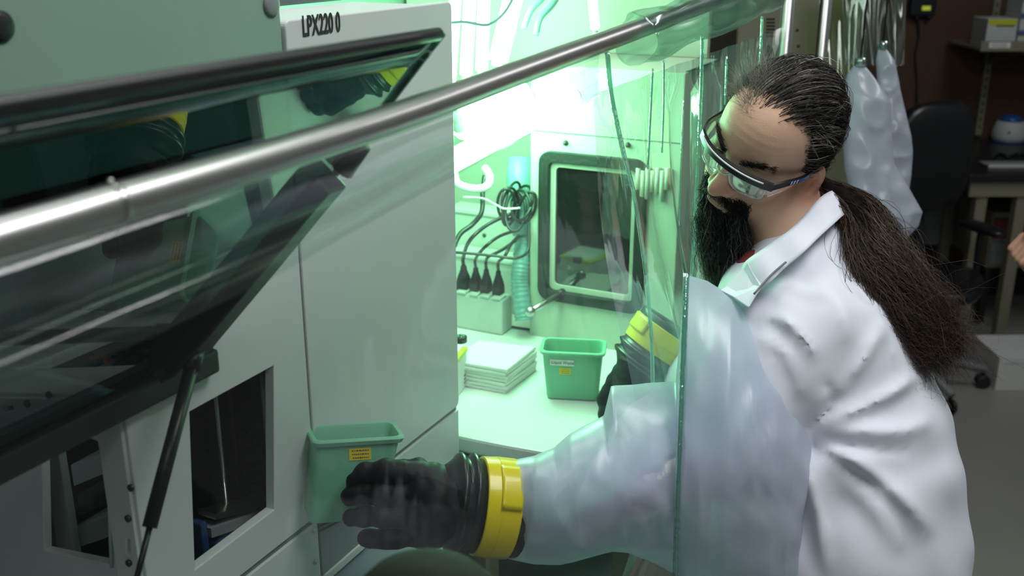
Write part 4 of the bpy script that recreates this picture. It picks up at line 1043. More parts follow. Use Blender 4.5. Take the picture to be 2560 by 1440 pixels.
# collar: a turned-down band around the neck
ct_ = [(1850, 690, 1.505), (1868, 652, 1.478), (1925, 612, 1.474), (1990, 562, 1.485), (2045, 500, 1.520), (2078, 478, 1.575), (2050, 500, 1.65), (1980, 560, 1.68), (1900, 620, 1.64)]
cb2 = [(1866, 762, 1.462), (1905, 722, 1.434), (1965, 668, 1.436), (2035, 606, 1.450), (2100, 545, 1.495), (2130, 530, 1.575), (2090, 560, 1.68), (1990, 640, 1.72), (1890, 700, 1.68)]
tp_, bt_ = smooth_path([C(*p) for p in ct_], 6), smooth_path([C(*p) for p in cb2], 6)
def colf(a, b):
    i = int(round(a*(len(tp_)-1))); p = tp_[i]*(1-b)+bt_[i]*b
    return cam2w(p+np.array([0, 0, .005*math.sin(math.pi*min(1, b*1.1))])+np.array([0, 0, .003*math.sin(i*.9)]))
MB().grid(colf, len(tp_), 8).obj('collar', M['coat'], man, True, 'turned-down coat collar', solid=.0025)
lp = [(1846, 703, 1.497), (1868, 655, 1.472), (1905, 716, 1.432), (1872, 770, 1.415), (1835, 745, 1.45), (1800, 725, 1.48)]
MB().prism([P(*p) for p in lp], P(1846, 703, 1.507)-P(1846, 703, 1.497)).obj('lapel', M['coat'], man, False, bevel=.002)
for a, b in (((1868, 650), (1958, 770)),):
    MB().tube(smooth_path([P(1965, 655, 1.434), P(1925, 690, 1.425), P(1885, 735, 1.412)], 5), .0016, 6).obj('collar_seam', M['stripe'], man, True)
def shirtf(v): return cap_(v*np.array([1, 1, .9]), C(1902, 690, 1.57)*np.array([1, 1, .9]), C(1880, 760, 1.57)*np.array([1, 1, .9]), .042, .05)
a_, b_ = C(1760, 560, 1.65), C(2020, 800, 1.43)
sdf_obj('shirt', shirtf, np.minimum(a_, b_), np.maximum(a_, b_), .006, M['shirt'], man, cam2w)
# trousers and shoes under the coat
hipw = cam2w(C(2110, 1640, 1.62))
tr2 = MB()
for sx in (-1, 1):
    h = np.array([hipw[0]-.03, hipw[1]+sx*.085, .86]); k = np.array([hipw[0], hipw[1]+sx*.11, .48]); a = np.array([hipw[0]+.03, hipw[1]+sx*.12, .09])
    MB().tube(smooth_path([h+UP*.14, h, k, a], 5), [.11, .108, .105, .10, .098, .095, .09, .085, .08, .078, .076, .073, .070, .068, .066, .064], 18).obj('trouser_leg', M['trouser'], man, True)
    MB().rings([[np.array([a[0]-.10+x, a[1], 0])+np.array([0, wy*math.cos(t_), max(.001, .045*hh*(1+math.sin(t_)))]) for t_ in np.linspace(0, 2*math.pi, 16, endpoint=False)] for x, wy, hh in ((-.11, .02, .4), (-.09, .042, .55), (-.02, .05, .8), (.06, .043, 1.1), (.13, .042, 1.2), (.16, .025, .9))]).obj('shoe', M['black'], man, True)

# ---- safety glasses (worn)
gl = thing('safety_glasses', 'clear safety glasses with dark brow bar and white line on the man', 'glasses', head2w((0, 0, .1)))
def hg(l, u, f): return head2w(np.array([l, u, f]))
def browp(l, du=0, df=0): return hg(l, .0195-2.2*l*l+du, .1145-6.2*l*l-130*l**4+df)
ls = np.linspace(-.069, .069, 29)
fr_ = MB()
fr_.rings([[browp(l, .0065, .002), browp(l, .0065, -.003), browp(l, -.0060-.0015*abs(l)/.07, -.001), browp(l, -.0060, .0035)] for l in ls]); fr_.obj('brow_bar', M['blackmetal'], gl, 'auto')
MB().tube([browp(l, .0040, .0034) for l in np.linspace(-.058, .058, 25)], .0013, 6).obj('white_line', M['whiteline'], gl, True)
for sx in (-1, 1):
    def lensp(x, y):      # lens outline point, x .. across, y .. down
        l = sx*(.009+.050*x); return hg(l, .0135-2.2*l*l-.036*y*(1-.10*x)+.0*x, .1135-6.2*l*l-130*l**4-.010*y)
    outl = [(.02, .03), (.5, .0), (.97, .03), (1.03, .35), (.98, .80), (.80, 1.0), (.35, 1.0), (.12, .80), (.03, .45)]
    ol = smooth_path([np.array([a, b, 0.]) for a, b in outl+outl[:1]], 4)[:-1]
    MB().tube([lensp(p[0], p[1]) for p in ol]+[lensp(ol[0][0], ol[0][1])], .0014, 6, False).obj('lens_rim', M['clearedge'], gl, True)
    lv = MB(); cen = np.mean([p[:2] for p in ol], 0)
    lv.rings([[lensp(*(cen+(p[:2]-cen)*k)) for p in ol] for k in (1, .66, .33, .02)], True, False, True)
    lv.obj('lens', M['clear'], gl, True, solid=.0016)
    e0 = .069*sx
    a_ = browp(e0); 
    tpts = [browp(e0*.97, 0, 0), hg(sx*.0755, .012, .062), hg(sx*.0800, .006, .030), hg(sx*.0815, .006, -.005), hg(sx*.079, -.004, -.030)]
    tw = [.0062, .0055, .0045, .0042, .003]
    tm = MB(); tps = smooth_path(tpts, 5); tww = np.interp(np.linspace(0, 4, len(tps)), range(5), tw); uw = cam2w(Hc+Uv)-cam2w(Hc); lw = cam2w(Hc+Lv)-cam2w(Hc)
    tm.rings([[p+uw*w_-lw*.0018, p+uw*w_+lw*.0018, p-uw*w_+lw*.0018, p-uw*w_-lw*.0018] for p, w_ in zip(tps, tww)]); tmo = tm.obj('temple', M['blackmetal'], gl, 'auto')
    bl = MB(); seg = tps[6:13]; bl.rings([[p+uw*.0034+lw*sx*.0019, p+uw*.0034+lw*sx*.0026, p-uw*.0030+lw*sx*.0026, p-uw*.0030+lw*sx*.0019] for p in seg]); bl.obj('blue_inlay', M['blue'], tmo, 'auto', 'blue stripe on the temple')
    for k in range(3):
        i_ = 6+k; p = tps[i_]; MB().box(p+lw*sx*.0027-uw*.003, (tps[i_+1]-tps[i_])*.35+uw*.0015, uw*.006, lw*sx*.0004).obj('white_dash', M['whiteline'], tmo)
    ss = MB(); ss.grid(lambda a, b: hg(sx*(.0590+.0185*a**.7), (.010-.004*a)-(.030-.018*a)*b, .0880-.045*a-.008*b), 8, 6); ss.obj('side_shield', M['clear'], gl, True, solid=.0014)
MB().tube(smooth_path([hg(-.011, .008, .1105), hg(-.006, .004, .116), hg(.006, .004, .116), hg(.011, .008, .1105)], 5), .0022, 8).obj('nose_bridge', M['clearedge'], gl, True)

# ================================================================== LONG SLEEVE AND GLOVE
ST = [(1286, 1150, 1258, 1394, 1.425, .055), (1335, 1141, 1335, 1411, 1.43, .060), (1385, 1120, 1400, 1412, 1.435, .066), (1425, 1085, 1450, 1400, 1.44, .072), (1510, 1040, 1530, 1378, 1.46, .082), (1528, 966, 1570, 1382, 1.47, .086),
      (1620, 958, 1640, 1410, 1.49, .092), (1690, 955, 1695, 1440, 1.50, .098), (1704, 800, 1702, 1470, 1.50, .105), (1714, 688, 1712, 1500, 1.50, .110), (1770, 705, 1745, 1520, 1.495, .112), (1830, 742, 1800, 1530, 1.485, .112), (1890, 815, 1860, 1535, 1.475, .108), (1945, 915, 1915, 1540, 1.465, .098), (1990, 1010, 1955, 1530, 1.46, .080), (2026, 1084, 1988, 1490, 1.455, .050), (2028, 1092, 1992, 1470, 1.455, .012)]
STf = np.array([np.concatenate([s_[:2], s_[2:4], s_[4:]]) for s_ in ST])
def st_at(t):
    x = t*(len(ST)-1); i = min(int(x), len(ST)-2); f = x-i; f = f*f*(3-2*f)*.5+f*.5
    return STf[i]*(1-f)+STf[i+1]*f
NRING, NS = 56, 120
def slv(u, v):
    s_ = st_at(u); a = 2*math.pi*v
    k = (1-math.cos(a))/2
    x = s_[0]+(s_[2]-s_[0])*k; y = s_[1]+(s_[3]-s_[1])*k
    d = s_[4]-s_[5]*math.sin(a)
    p = C(x, y, d)
    q = Vector((p[0]*9, p[1]*9, p[2]*9))
    wr = .010*mnoise.noise(q)+.006*(1-abs(mnoise.noise(q*2.3)))**3+.004*mnoise.noise(q*3.4)
    wr *= min(1, u*10)*.9
    near = math.sin(a)
    return cam2w(p+np.array([0, 0, wr*near*1.4])+np.array([0, -math.cos(a)*-wr*.15, 0]))
sl = thing('glove_sleeve', 'long milky vinyl glove sleeve swallowing the reaching arm of the man', 'sleeve', P(1700, 1200, 1.5))
MB().grid(slv, NS, NRING).obj('sleeve_wall', M['sleeve'], sl, True, solid=.0008)
MB().tube(smooth_path([P(1716, 684, 1.39), P(1712, 800, 1.385), P(1706, 960, 1.39), P(1698, 1150, 1.385), P(1692, 1330, 1.39), P(1690, 1470, 1.39)], 6), .0045, 8).obj('sleeve_weld', M['seamfilm'], sl, True)

AX0, AX1 = C(1100, 1256, 1.392), C(1300, 1274, 1.424)
ax = unit(AX1-AX0)
def axp(px): return AX0+(AX1-AX0)*((px-1100)/200.0)
def lath(cs, n=44):      # list of (px along arm, radius) -> rings around the arm axis
    e1 = unit(np.array([0, 1, 0])-ax*ax[1]); e2 = np.cross(ax, e1)
    return [[cam2w(axp(p)+r*(math.cos(a)*e1*1.02+math.sin(a)*e2*.85)) for a in np.linspace(0, 2*math.pi, n, endpoint=False)] for p, r in cs]
GO = cam2w(axp(1235))
glv = thing('work_glove', 'black rubber glove with yellow tape band holding the green container', 'glove', GO)
def handf(v):
    d = ell(v, C(1062, 1264, 1.394), (.040, .058, .023))
    d = smin(d, cap_(v, C(1095, 1262, 1.396), C(1150, 1264, 1.402), .050, .058), .02)
    fingers = [([(1050, 1188, 1.388), (968, 1180, 1.384), (912, 1186, 1.394), (890, 1204, 1.401)], (.0185, .0172, .0150, .0132)),
               ([(1045, 1242, 1.380), (955, 1236, 1.378), (898, 1238, 1.390), (874, 1242, 1.400)], (.0155, .0146, .0134, .0122)),
               ([(1045, 1292, 1.382), (958, 1292, 1.380), (903, 1292, 1.391), (879, 1294, 1.401)], (.0152, .0142, .0130, .0120)),
               ([(1045, 1338, 1.390), (978, 1347, 1.388), (934, 1347, 1.394), (914, 1345, 1.401)], (.0148, .0138, .0126, .0116))]
    for pl, rs in fingers:
        e = None
        for i in range(3):
            q = cap_(v, C(*pl[i]), C(*pl[i+1]), rs[i], rs[i+1]); e = q if e is None else smin(e, q, .006)
        d = smin(d, e, .0035)
    th_ = smin(cap_(v, C(1085, 1205, 1.41), C(1045, 1178, 1.468), .020, .017), cap_(v, C(1045, 1178, 1.468), C(965, 1175, 1.505), .017, .015), .01)
    d = smin(d, th_, .012)
    return d+.0008*np.sin(v[:, 0]*260+np.sin(v[:, 1]*200))
a_, b_ = C(850, 1100, 1.54), C(1180, 1410, 1.32)
sdf_obj('hand', handf, np.minimum(a_, b_)-.02, np.maximum(a_, b_)+.02, .0026, M['glove'], glv, cam2w)
MB().rings(lath([(1098, .048), (1112, .054), (1124, .060), (1130, .066), (1137, .0685), (1144, .066), (1148, .061), (1156, .061), (1162, .066), (1168, .0695), (1175, .066), (1179, .0625), (1196, .0625)])).obj('gauntlet', M['rubber'], glv, True, 'ribbed rubber cuff rings')
MB().rings(lath([(1190, .0640), (1192, .0655), (1225, .0665), (1226, .0672), (1272, .0668), (1275, .0650)])).obj('tape_band', M['tape'], glv, 'auto', 'yellow tape band')
fl = MB(); e1 = unit(np.array([0, 1, 0])-ax*ax[1]); e2 = np.cross(ax, e1)
sgn = 1 if e2[2] > 0 else -1
def flapf(a, b):
    an = sgn*(.5+.95*b); return cam2w(axp(1222+50*a)+(.0685+.001*b)*(math.cos(an)*e1*1.02+math.sin(an)*e2*.85))
fl.grid(flapf, 8, 10).obj('tape_end', M['tape'], glv, True, 'overlapping end of the yellow tape', solid=.001)
MB().rings(lath([(1268, .0635), (1272, .0645), (1296, .0640), (1300, .0620)])).obj('cuff', M['rubber'], glv, True)

# spare gloves: copies turned to other poses
def copy_tree(o, parent=None):
    c = o.copy(); COL.objects.link(c)
    if parent: c.parent = parent
    for ch in [x for x in bpy.data.objects if x.parent == o and x != c]: copy_tree(ch, c)
    return c
def basis_w(a, nrm):
    a = unit(a); nrm = unit(np.asarray(nrm)-a*(np.asarray(nrm)@a)); return Matrix(np.stack([a, nrm, np.cross(a, nrm)], 1).tolist())
def camdir(v): return np.asarray(v, float)@np.stack([CX, CY, CZ])
B0 = basis_w(camdir(ax), camdir([0, 0, 1.]))
def spare(lb, loc, a, nrm):
    c = copy_tree(glv); c['label'] = lb; c['category'] = 'glove'
    R = basis_w(camdir(a), camdir(nrm)) @ B0.inverted()
    c.rotation_mode = 'QUATERNION'; c.rotation_quaternion = R.to_quaternion(); c.location = tuple(loc)
    return c
spare('black glove with yellow band standing behind the film beyond the green container', P(1655, 852, 1.90), (.5, .75, .1), (-.5, .2, .8))

# ================================================================== BACKGROUND AT RIGHT
# beige cabinet behind the posts
bcab = thing('steel_cabinet', 'beige steel cabinet with dark blue letter behind the two upright posts', 'cabinet', (*P(2000, 300, 3.05)[:2], 0))
c0, c1 = P(1835, 200, 3.0), P(2150, 200, 3.0); xw = c1[0]-c0[0]; yF = c0[1]
MB().box((c0[0], yF, 0.06), (xw, 0, 0), (0, .45, 0), (0, 0, 2.1), .006).obj('body', M['beige'], bcab)
MB().box((c0[0]+.01, yF+.02, 0), (xw-.02, 0, 0), (0, .4, 0), (0, 0, .06)).obj('plinth', M['baseb'], bcab)
def onY(px, py, y): r = ray(px, py); return CO+r*(y/r[1])
for k in range(6):
    p, q = onY(1915, 50+8.5*k, yF), onY(1937, 50+8.5*k, yF); MB().box(p-np.array([0, .0015, 0]), q-p, (0, .003, 0), UP*.0045).obj('vent_slot', M['ink'], bcab)
text('lettering', 'M', onY(1912, 142, yF)-np.array([0, .001, 0]), (1, 0, 0), UP, .046, mat('dark_blue_print', (.01, .02, .06), .6), bcab, bold=.0025)
for p in ((1993, 75), (1996, 115)): MB().lathe(onY(*p, yF), (0, -1, 0), [(.004, -.001), (.004, .002), (.002, .003)], 12).obj('screw', M['screw'], bcab, True)
p = onY(1948, 60, yF); MB().box((p[0], yF-.004, .07), (.012, 0, 0), (0, .006, 0), (0, 0, 2.07), .001).obj('door_edge', M['strip'], bcab)

# second film isolator: olive film, hanging sleeves
def drape(name, lb, x0, x1, ya, yb, d, m, amp=.02, fr=9, cat='film curtain', seed=0):
    def f(u, v):
        xx = x0+(x1-x0)*u; yy = ya+(yb-ya)*v
        p = P(xx, yy, d); q = Vector((p[0]*fr, p[2]*2.2, seed))
        a = amp*mnoise.noise(q)+amp*.7*mnoise.noise(q*2.7)+amp*.4*math.sin(u*22+3*mnoise.noise(q))*v
        return p+np.array([0, a, 0])
    return tag(MB().grid(f, 60, 40).obj(name, M[m], None, True, None, .0006), lb, cat)
drape('film_curtain', 'olive-tinted film hanging beside the beige cabinet', 2046, 2168, -60, 330, 2.78, 'oldfilm', .012, 8, seed=3)
drape('film_curtain', 'crumpled clear film hanging above the milky sleeves at right', 2110, 2262, -60, 165, 2.70, 'foldfilm', .03, 14, seed=8)
def bag(name, lb, sts, seed, d0):
    a_ = np.array(sts, float)
    def f(u, v):
        t = u*(len(a_)-1); i = min(int(t), len(a_)-2); k = t-i; k = k*k*(3-2*k)*.4+k*.6; q = a_[i]*(1-k)+a_[i+1]*k
        an = 2*math.pi*v; h = (1-math.cos(an))/2; x = q[0]+(q[2]-q[0])*h; y = q[1]+(q[3]-q[1])*h
        w_ = abs(q[2]-q[0])*d0/FPX*.33
        p = C(x, y, d0-w_*math.sin(an)); s_ = Vector((p[0]*8, p[1]*8, p[2]*8+seed))
        wr = .020*mnoise.noise(s_)+.014*(1-abs(mnoise.noise(s_*2.2)))**3
        return cam2w(p+np.array([0, 0, wr*math.sin(an)]))
    o = thing(name, lb, 'sleeve', P(a_[0][0], a_[0][1], d0), 'hanging milky sleeves')
    MB().grid(f, 60, 44).obj('sleeve_wall', M['sleeve'], o, True, solid=.0008)
    tpx = P((a_[0][0]+a_[0][2])/2, a_[0][1], d0); MB().tube([tpx, tpx+UP*.02], .012, 12).obj('tied_end', M['seamfilm'], o, True)
    MB().tube([tpx+UP*.018, np.array([tpx[0], tpx[1], 2.3])], .0025, 8).obj('cord', M['cable'], o, True)
    return o
bag('hanging_sleeve', 'larger milky vinyl sleeve hanging just behind the ponytail', [(2135, 165, 2165, 168), (2118, 185, 2190, 200), (2108, 235, 2228, 258), (2106, 320, 2230, 330), (2112, 420, 2236, 410), (2128, 500, 2272, 470), (2150, 560, 2306, 530), (2190, 596, 2296, 566), (2225, 612, 2262, 600)], 1, 2.55)
bag('hanging_sleeve', 'narrower milky vinyl sleeve hanging farther right, before the office chair', [(2196, 122, 2216, 122), (2190, 150, 2236, 150), (2195, 230, 2252, 230), (2205, 320, 2278, 340), (2212, 400, 2282, 380), (2220, 460, 2278, 440), (2240, 500, 2270, 490)], 5, 2.68)

# desk with black top
DZ = .85
df = atZ(2424, 436, DZ); yb = Y1-.02
dk = thing('lab_desk', 'black-topped desk with olive-beige frame against the brown wall', 'desk', (df[0]+.7, (df[1]+yb)/2, 0))
MB().box((df[0], df[1], DZ-.035), (1.6, 0, 0), (0, yb-df[1], 0), (0, 0, .035), .005).obj('desk_top', M['desk'], dk)
MB().box((df[0]+.02, df[1]+.02, DZ-.105), (1.56, 0, 0), (0, .02, 0), (0, 0, .07)).obj('front_rail', M['deskframe'], dk)
for x in (.06, .24): 
    for y in (df[1]+.03, yb-.08): MB().box((df[0]+x, y, 0), (.05 if x < .1 else .05, 0, 0), (0, .05, 0), (0, 0, DZ-.036), .003).obj('leg', M['deskframe'], dk)
MB().box((df[0]+1.5, df[1]+.03, 0), (.05, 0, 0), (0, .05, 0), (0, 0, DZ-.036), .003).obj('leg', M['deskframe'], dk)
MB().box((df[0]+.12, yb-.05, .30), (1.3, 0, 0), (0, .02, 0), (0, 0, DZ-.35)).obj('modesty_panel', M['greypanel'], dk)
du = thing('drawer_unit', 'dark drawer unit with a red panel under the desk', 'drawer unit', (df[0]+.5, yb-.3, 0))
MB().box((df[0]+.31, yb-.45, .30), (.5, 0, 0), (0, .38, 0), (0, 0, .28), .004).obj('body', M['deskframe'], du)
MB().box((df[0]+.32, yb-.46, .45), (.46, 0, 0), (0, .012, 0), (0, 0, .10), .003).obj('red_front', mat('dark_red_panel', (.16, .01, .01), .5), du)
MB().box((df[0]+.32, yb-.46, .32), (.46, 0, 0), (0, .012, 0), (0, 0, .11), .003).obj('drawer_front', M['greypanel'], du)
for x in (.33, .76): MB().box((df[0]+x, yb-.42, 0), (.03, 0, 0), (0, .03, 0), (0, 0, .30)).obj('leg', M['black'], du)
# things on the desk
ce = thing('centrifuge', 'small white bench centrifuge with blue lid on the black desk', 'centrifuge', atZ(2520, 362, DZ))
cc = atZ(2520, 352, DZ); rr_ = .080
MB().lathe(cc, UP, [(rr_*.82, 0), (rr_*1.02, .006), (rr_*1.06, .030), (rr_*1.0, .060), (rr_*.90, .085), (rr_*.80, .098), (rr_*.62, .103), (.004, .103)], 40).obj('housing', M['lightbox'], ce, True)
MB().lathe(cc+UP*.102, UP, [(rr_*.66, 0), (rr_*.64, .012), (rr_*.50, .024), (rr_*.2, .030), (.002, .031)], 36).obj('lid', M['blue'], ce, True, 'blue translucent lid')
MB().lathe(cc, UP, [(rr_*.86, -.0), (rr_*1.03, .001), (rr_*1.03, .006), (rr_*.86, .007)], 36).obj('base_ring', M['blue'], ce, True)
fdir = unit((CO-cc)*np.array([1, 1, 0])); MB().tube([cc+UP*.055+fdir*rr_*1.0, cc+UP*.055+fdir*(rr_*1.06)], .006, 12).obj('knob', M['device'], ce, True)
p = atZ(2470, 420, DZ); t = thing('flat_tray', 'thin grey metal tray at the front of the black desk', 'tray', p)
MB().box(p+UP*.001, (.5, 0, 0), (0, .10, 0), (0, 0, .010), .002).obj('plate', M['greypanel'], t); MB().box(p+UP*.001+np.array([0, -.004, 0]), (.5, 0, 0), (0, .004, 0), (0, 0, .016), .001).obj('front_lip', M['strip'], t)
cable('cable', 'black cord lying on the desk before the centrifuge', [atZ(2482, 392, DZ+.006), atZ(2500, 384, DZ+.006), atZ(2520, 391, DZ+.006), atZ(2545, 385, DZ+.006), atZ(2575, 392, DZ+.006)], .006)
# shelf on slotted standards
sh_ = thing('wall_shelf', 'beige wall shelf on slotted standards above the desk', 'shelf', (float(onY(2520, 100, Y1)[0]), Y1-.15, 1.4))
ux = onY(2464, 200, Y1-.02)[0]; zsf = onY(2500, 128, Y1-.40)[2]
for dx in (0, 1.0):
    MB().box((ux-.016+dx, Y1-.028, DZ+.02), (.032, 0, 0), (0, .026, 0), (0, 0, 1.6)).obj('standard', M['deskframe'], sh_)
    sl2 = MB()
    for k in range(38): sl2.box((ux-.004+dx, Y1-.0285, DZ+.05+k*.04), (.008, 0, 0), (0, .001, 0), (0, 0, .022))
    o = sl2.obj('slots', M['ink'], sh_); o['kind'] = 'stuff'
    MB().prism([(ux-.006+dx, Y1-.02, zsf-.10), (ux-.006+dx, Y1-.38, zsf-.012), (ux-.006+dx, Y1-.38, zsf), (ux-.006+dx, Y1-.02, zsf)], (.012, 0, 0)).obj('bracket', M['deskframe'], sh_)
xs0 = onY(2452, 115, Y1-.40)[0]
MB().box((xs0, Y1-.40, zsf), (1.3, 0, 0), (0, .37, 0), (0, 0, .016), .002).obj('board', M['deskframe'], sh_)
zt2 = onY(2500, 103, Y1-.40)[2]
MB().box((xs0, Y1-.402, zsf), (1.3, 0, 0), (0, .006, 0), (0, 0, zt2-zsf)).obj('front_lip', M['deskframe'], sh_)
p = onY(2472, 120, Y1-.403); q = onY(2527, 106, Y1-.403)
lbl = MB().box(p, (q[0]-p[0], 0, 0), (0, -.001, 0), (0, 0, q[2]-p[2])).obj('shelf_label', M['label'], sh_)
for k in range(2): MB().box(p+np.array([.01, -.0012, .006+.010*k]), ((q[0]-p[0])*.75, 0, 0), (0, -.0006, 0), (0, 0, .003)).obj('print_line', M['inkgrey'], lbl)
def shelfbox(name, lb, x0, x1, y0, y1, yy, bands, group=None):
    p, q = onY(x0, y1, yy), onY(x1, y0, yy); t = thing(name, lb, 'box', ((p[0]+q[0])/2, yy+.08, p[2]), group)
    MB().box((p[0], yy, p[2]), (q[0]-p[0], 0, 0), (0, .16, 0), (0, 0, q[2]-p[2]), .003).obj('carton', M['lightbox'], t)
    H = q[2]-p[2]
    for f0, f1, a0, a1, m in bands: MB().box((p[0]+(q[0]-p[0])*a0, yy-.001, p[2]+H*f0), ((q[0]-p[0])*(a1-a0), 0, 0), (0, .002, 0), (0, 0, H*(f1-f0))).obj('print_band', M[m], t)
    return t
yy = Y1-.385
zb0 = zsf+.017
def pyof(z): return None
# boxes standing on the shelf board
def boxz(name, lb, x0, x1, z0_, z1_, bands):
    a, b = onY(x0, 90, yy)[0], onY(x1, 90, yy)[0]; t = thing(name, lb, 'box', ((a+b)/2, yy+.08, z0_))
    MB().box((a, yy, z0_), (b-a, 0, 0), (0, .16, 0), (0, 0, z1_-z0_), .003).obj('carton', M['lightbox'], t)
    H = z1_-z0_
    for f0, f1, a0, a1, m in bands: MB().box((a+(b-a)*a0, yy-.001, z0_+H*f0), ((b-a)*(a1-a0), 0, 0), (0, .002, 0), (0, 0, H*(f1-f0))).obj('print_band', M[m], t)
ztop = onY(2500, 47, yy)[2]
boxz('shelf_box', 'white box with yellow bands on the wall shelf', 2465, 2540, zb0, ztop, [(.78, .98, .02, .98, 'yellowbox'), (.02, .13, .10, .65, 'yellowbox'), (.72, .78, .3, .9, 'inkgrey')])
hb2 = (onY(2550, 0, yy)[2]-zb0)/3+.006
for k in range(3): boxz('shelf_box', ['lowest white box with blue band at the right frame edge on the shelf', 'middle white box with blue band at the right frame edge on the shelf', 'topmost white box with blue band at the right frame edge on the shelf'][k], 2545, 2640, zb0+k*hb2, zb0+(k+1)*hb2-.001, [(.68, .98, 0, 1, 'bluebox'), (.60, .66, 0, 1, 'yellowbox')])
# wall monitor
p, q = onY(2275, 42, Y1-.05), onY(2346, -12, Y1-.05); wm = thing('wall_monitor', 'small blue-black wall device with yellow display on the brown wall', 'wall device', ((p[0]+q[0])/2, Y1, p[2]))
MB().box((p[0], Y1-.05, p[2]), (q[0]-p[0], 0, 0), (0, .05, 0), (0, 0, q[2]-p[2]), .012).obj('housing', M['device'], wm)
a, b = onY(2305, 26, Y1-.052), onY(2327, 15, Y1-.052); MB().box((a[0], Y1-.053, a[2]), (b[0]-a[0], 0, 0), (0, .003, 0), (0, 0, b[2]-a[2])).obj('display', M['display'], wm)
for x in (2292, 2322): a = onY(x, 44, Y1-.03); MB().tube([a+UP*.012, a-UP*.012], .012, 10).obj('gland', M['device'], wm, True)
MB().tube(smooth_path([onY(2294, 48, Y1-.02), onY(2297, 90, Y1-.008), onY(2288, 140, Y1-.008), onY(2292, 200, Y1-.008), onY(2291, 285, Y1-.008)], 5), .005, 8).obj('cord', M['black'], wm, True)
# carton on the floor
p = atZ(2487, 975, 0.0); t = thing('floor_carton', 'pale grey open carton on the floor by the desk leg', 'carton', p+np.array([.2, .12, 0]))
hC = float(P(2490, 868, -(p-CO)@CZ)[2]); hC = .15
mb = MB(); w_, d_, th2 = .42, .26, .006
mb.box(p, (w_, 0, 0), (0, th2, 0), (0, 0, hC)); mb.box(p+np.array([0, d_-th2, 0]), (w_, 0, 0), (0, th2, 0), (0, 0, hC)); mb.box(p+np.array([0, th2, 0]), (th2, 0, 0), (0, d_-2*th2, 0), (0, 0, hC)); mb.box(p+np.array([w_-th2, th2, 0]), (th2, 0, 0), (0, d_-2*th2, 0), (0, 0, hC)); mb.box(p+np.array([th2, th2, 0]), (w_-2*th2, 0, 0), (0, d_-2*th2, 0), (0, 0, th2))
mb.obj('carton_walls', M['carton'], t)
MB().box(p+np.array([.02, -.0005, hC-.03]), (w_*.9, 0, 0), (0, .002, 0), (0, 0, .002)).obj('crease', M['stripe'], t)
# office chair
cf = atZ(2452, 968, 0.0); cctr = cf+np.array([-.30, .04, 0])
ch = thing('office_chair', 'black office chair in front of the brown wall', 'chair', cctr)
MB().tube([cctr+UP*.10, cctr+UP*.30], .032, 16).obj('column', M['black'], ch, True); MB().tube([cctr+UP*.28, cctr+UP*.44], .018, 14).obj('gas_lift', M['screw'], ch, True)
for k in range(5):
    an = -.13+k*2*math.pi/5; d = np.array([math.cos(an), math.sin(an), 0])
    MB().tube([cctr+UP*.13, cctr+d*.15+UP*.115, cctr+d*.31+UP*.085], [.026, .022, .016], 10).obj('base_leg', M['greypanel'], ch, True)
    e = cctr+d*.305; pr = np.cross(d, UP)
    cs = MB().tube([e+UP*.085, e+UP*.055], .009, 8).obj('caster', M['black'], ch, True)
    for s_ in (-1, 1): MB().lathe(e+UP*.030+pr*.014*s_-pr*.008, pr, [(.010, 0), (.028, .001), (.030, .004), (.030, .012), (.028, .015), (.010, .016)], 18).obj('caster_wheel', M['black'], cs, True)
def pad(c, ex, ey, ez, pw_=2.6):    # puffy superellipsoid cushion
    mb = MB(); nu, nv = 24, 16
    def f(u, v):
        a, b = u*2*math.pi, (v-.5)*math.pi; sg = lambda x, p_: math.copysign(abs(x)**p_, x); e = 2/pw_
        return c+ex*sg(math.cos(b), e)*sg(math.cos(a), e)+ey*sg(math.cos(b), e)*sg(math.sin(a), e)+ez*sg(math.sin(b), e)
    return mb.grid(f, nu, nv)
cs_ = cctr+UP*.47
fd = unit(np.array([-.9, .45, 0])); sd_ = np.array([-fd[1], fd[0], 0])
pad(cs_+fd*.0, fd*.24, sd_*.25, UP*.045, 3).obj('seat', M['leather'], ch, True)
bc_ = onY(2338, 392, cctr[1]+.03); bcz = bc_[2]
bcen = np.array([bc_[0]-.02, cctr[1]+.02, bcz]); bx = unit(np.array([.92, .38, 0])); bn = np.array([-bx[1], bx[0], 0])
pad(bcen, bx*.20, UP*.225, bn*.05, 3.2).obj('backrest', M['leather'], ch, True)
MB().tube(smooth_path([cs_-UP*.03, cs_+bn*-.0+(bcen-cs_)*.25*np.array([1, 1, 0])-UP*.02, bcen-UP*.2+bn*.03, bcen-UP*.05+bn*.04], 5), .020, 10).obj('back_bar', M['black'], ch, True)
for s_ in (-1, 1):
    q = cs_+bx*.27*s_+bn*-.02
    MB().tube(smooth_path([q-UP*.04-bx*.08*s_, q-UP*.03, q+UP*.12, q+UP*.19], 4), .014, 10).obj('arm_post', M['black'], ch, True)
    pad(q+UP*.205, bx*.045, bn*.12, UP*.018, 3).obj('armrest', M['leather'], ch, True)

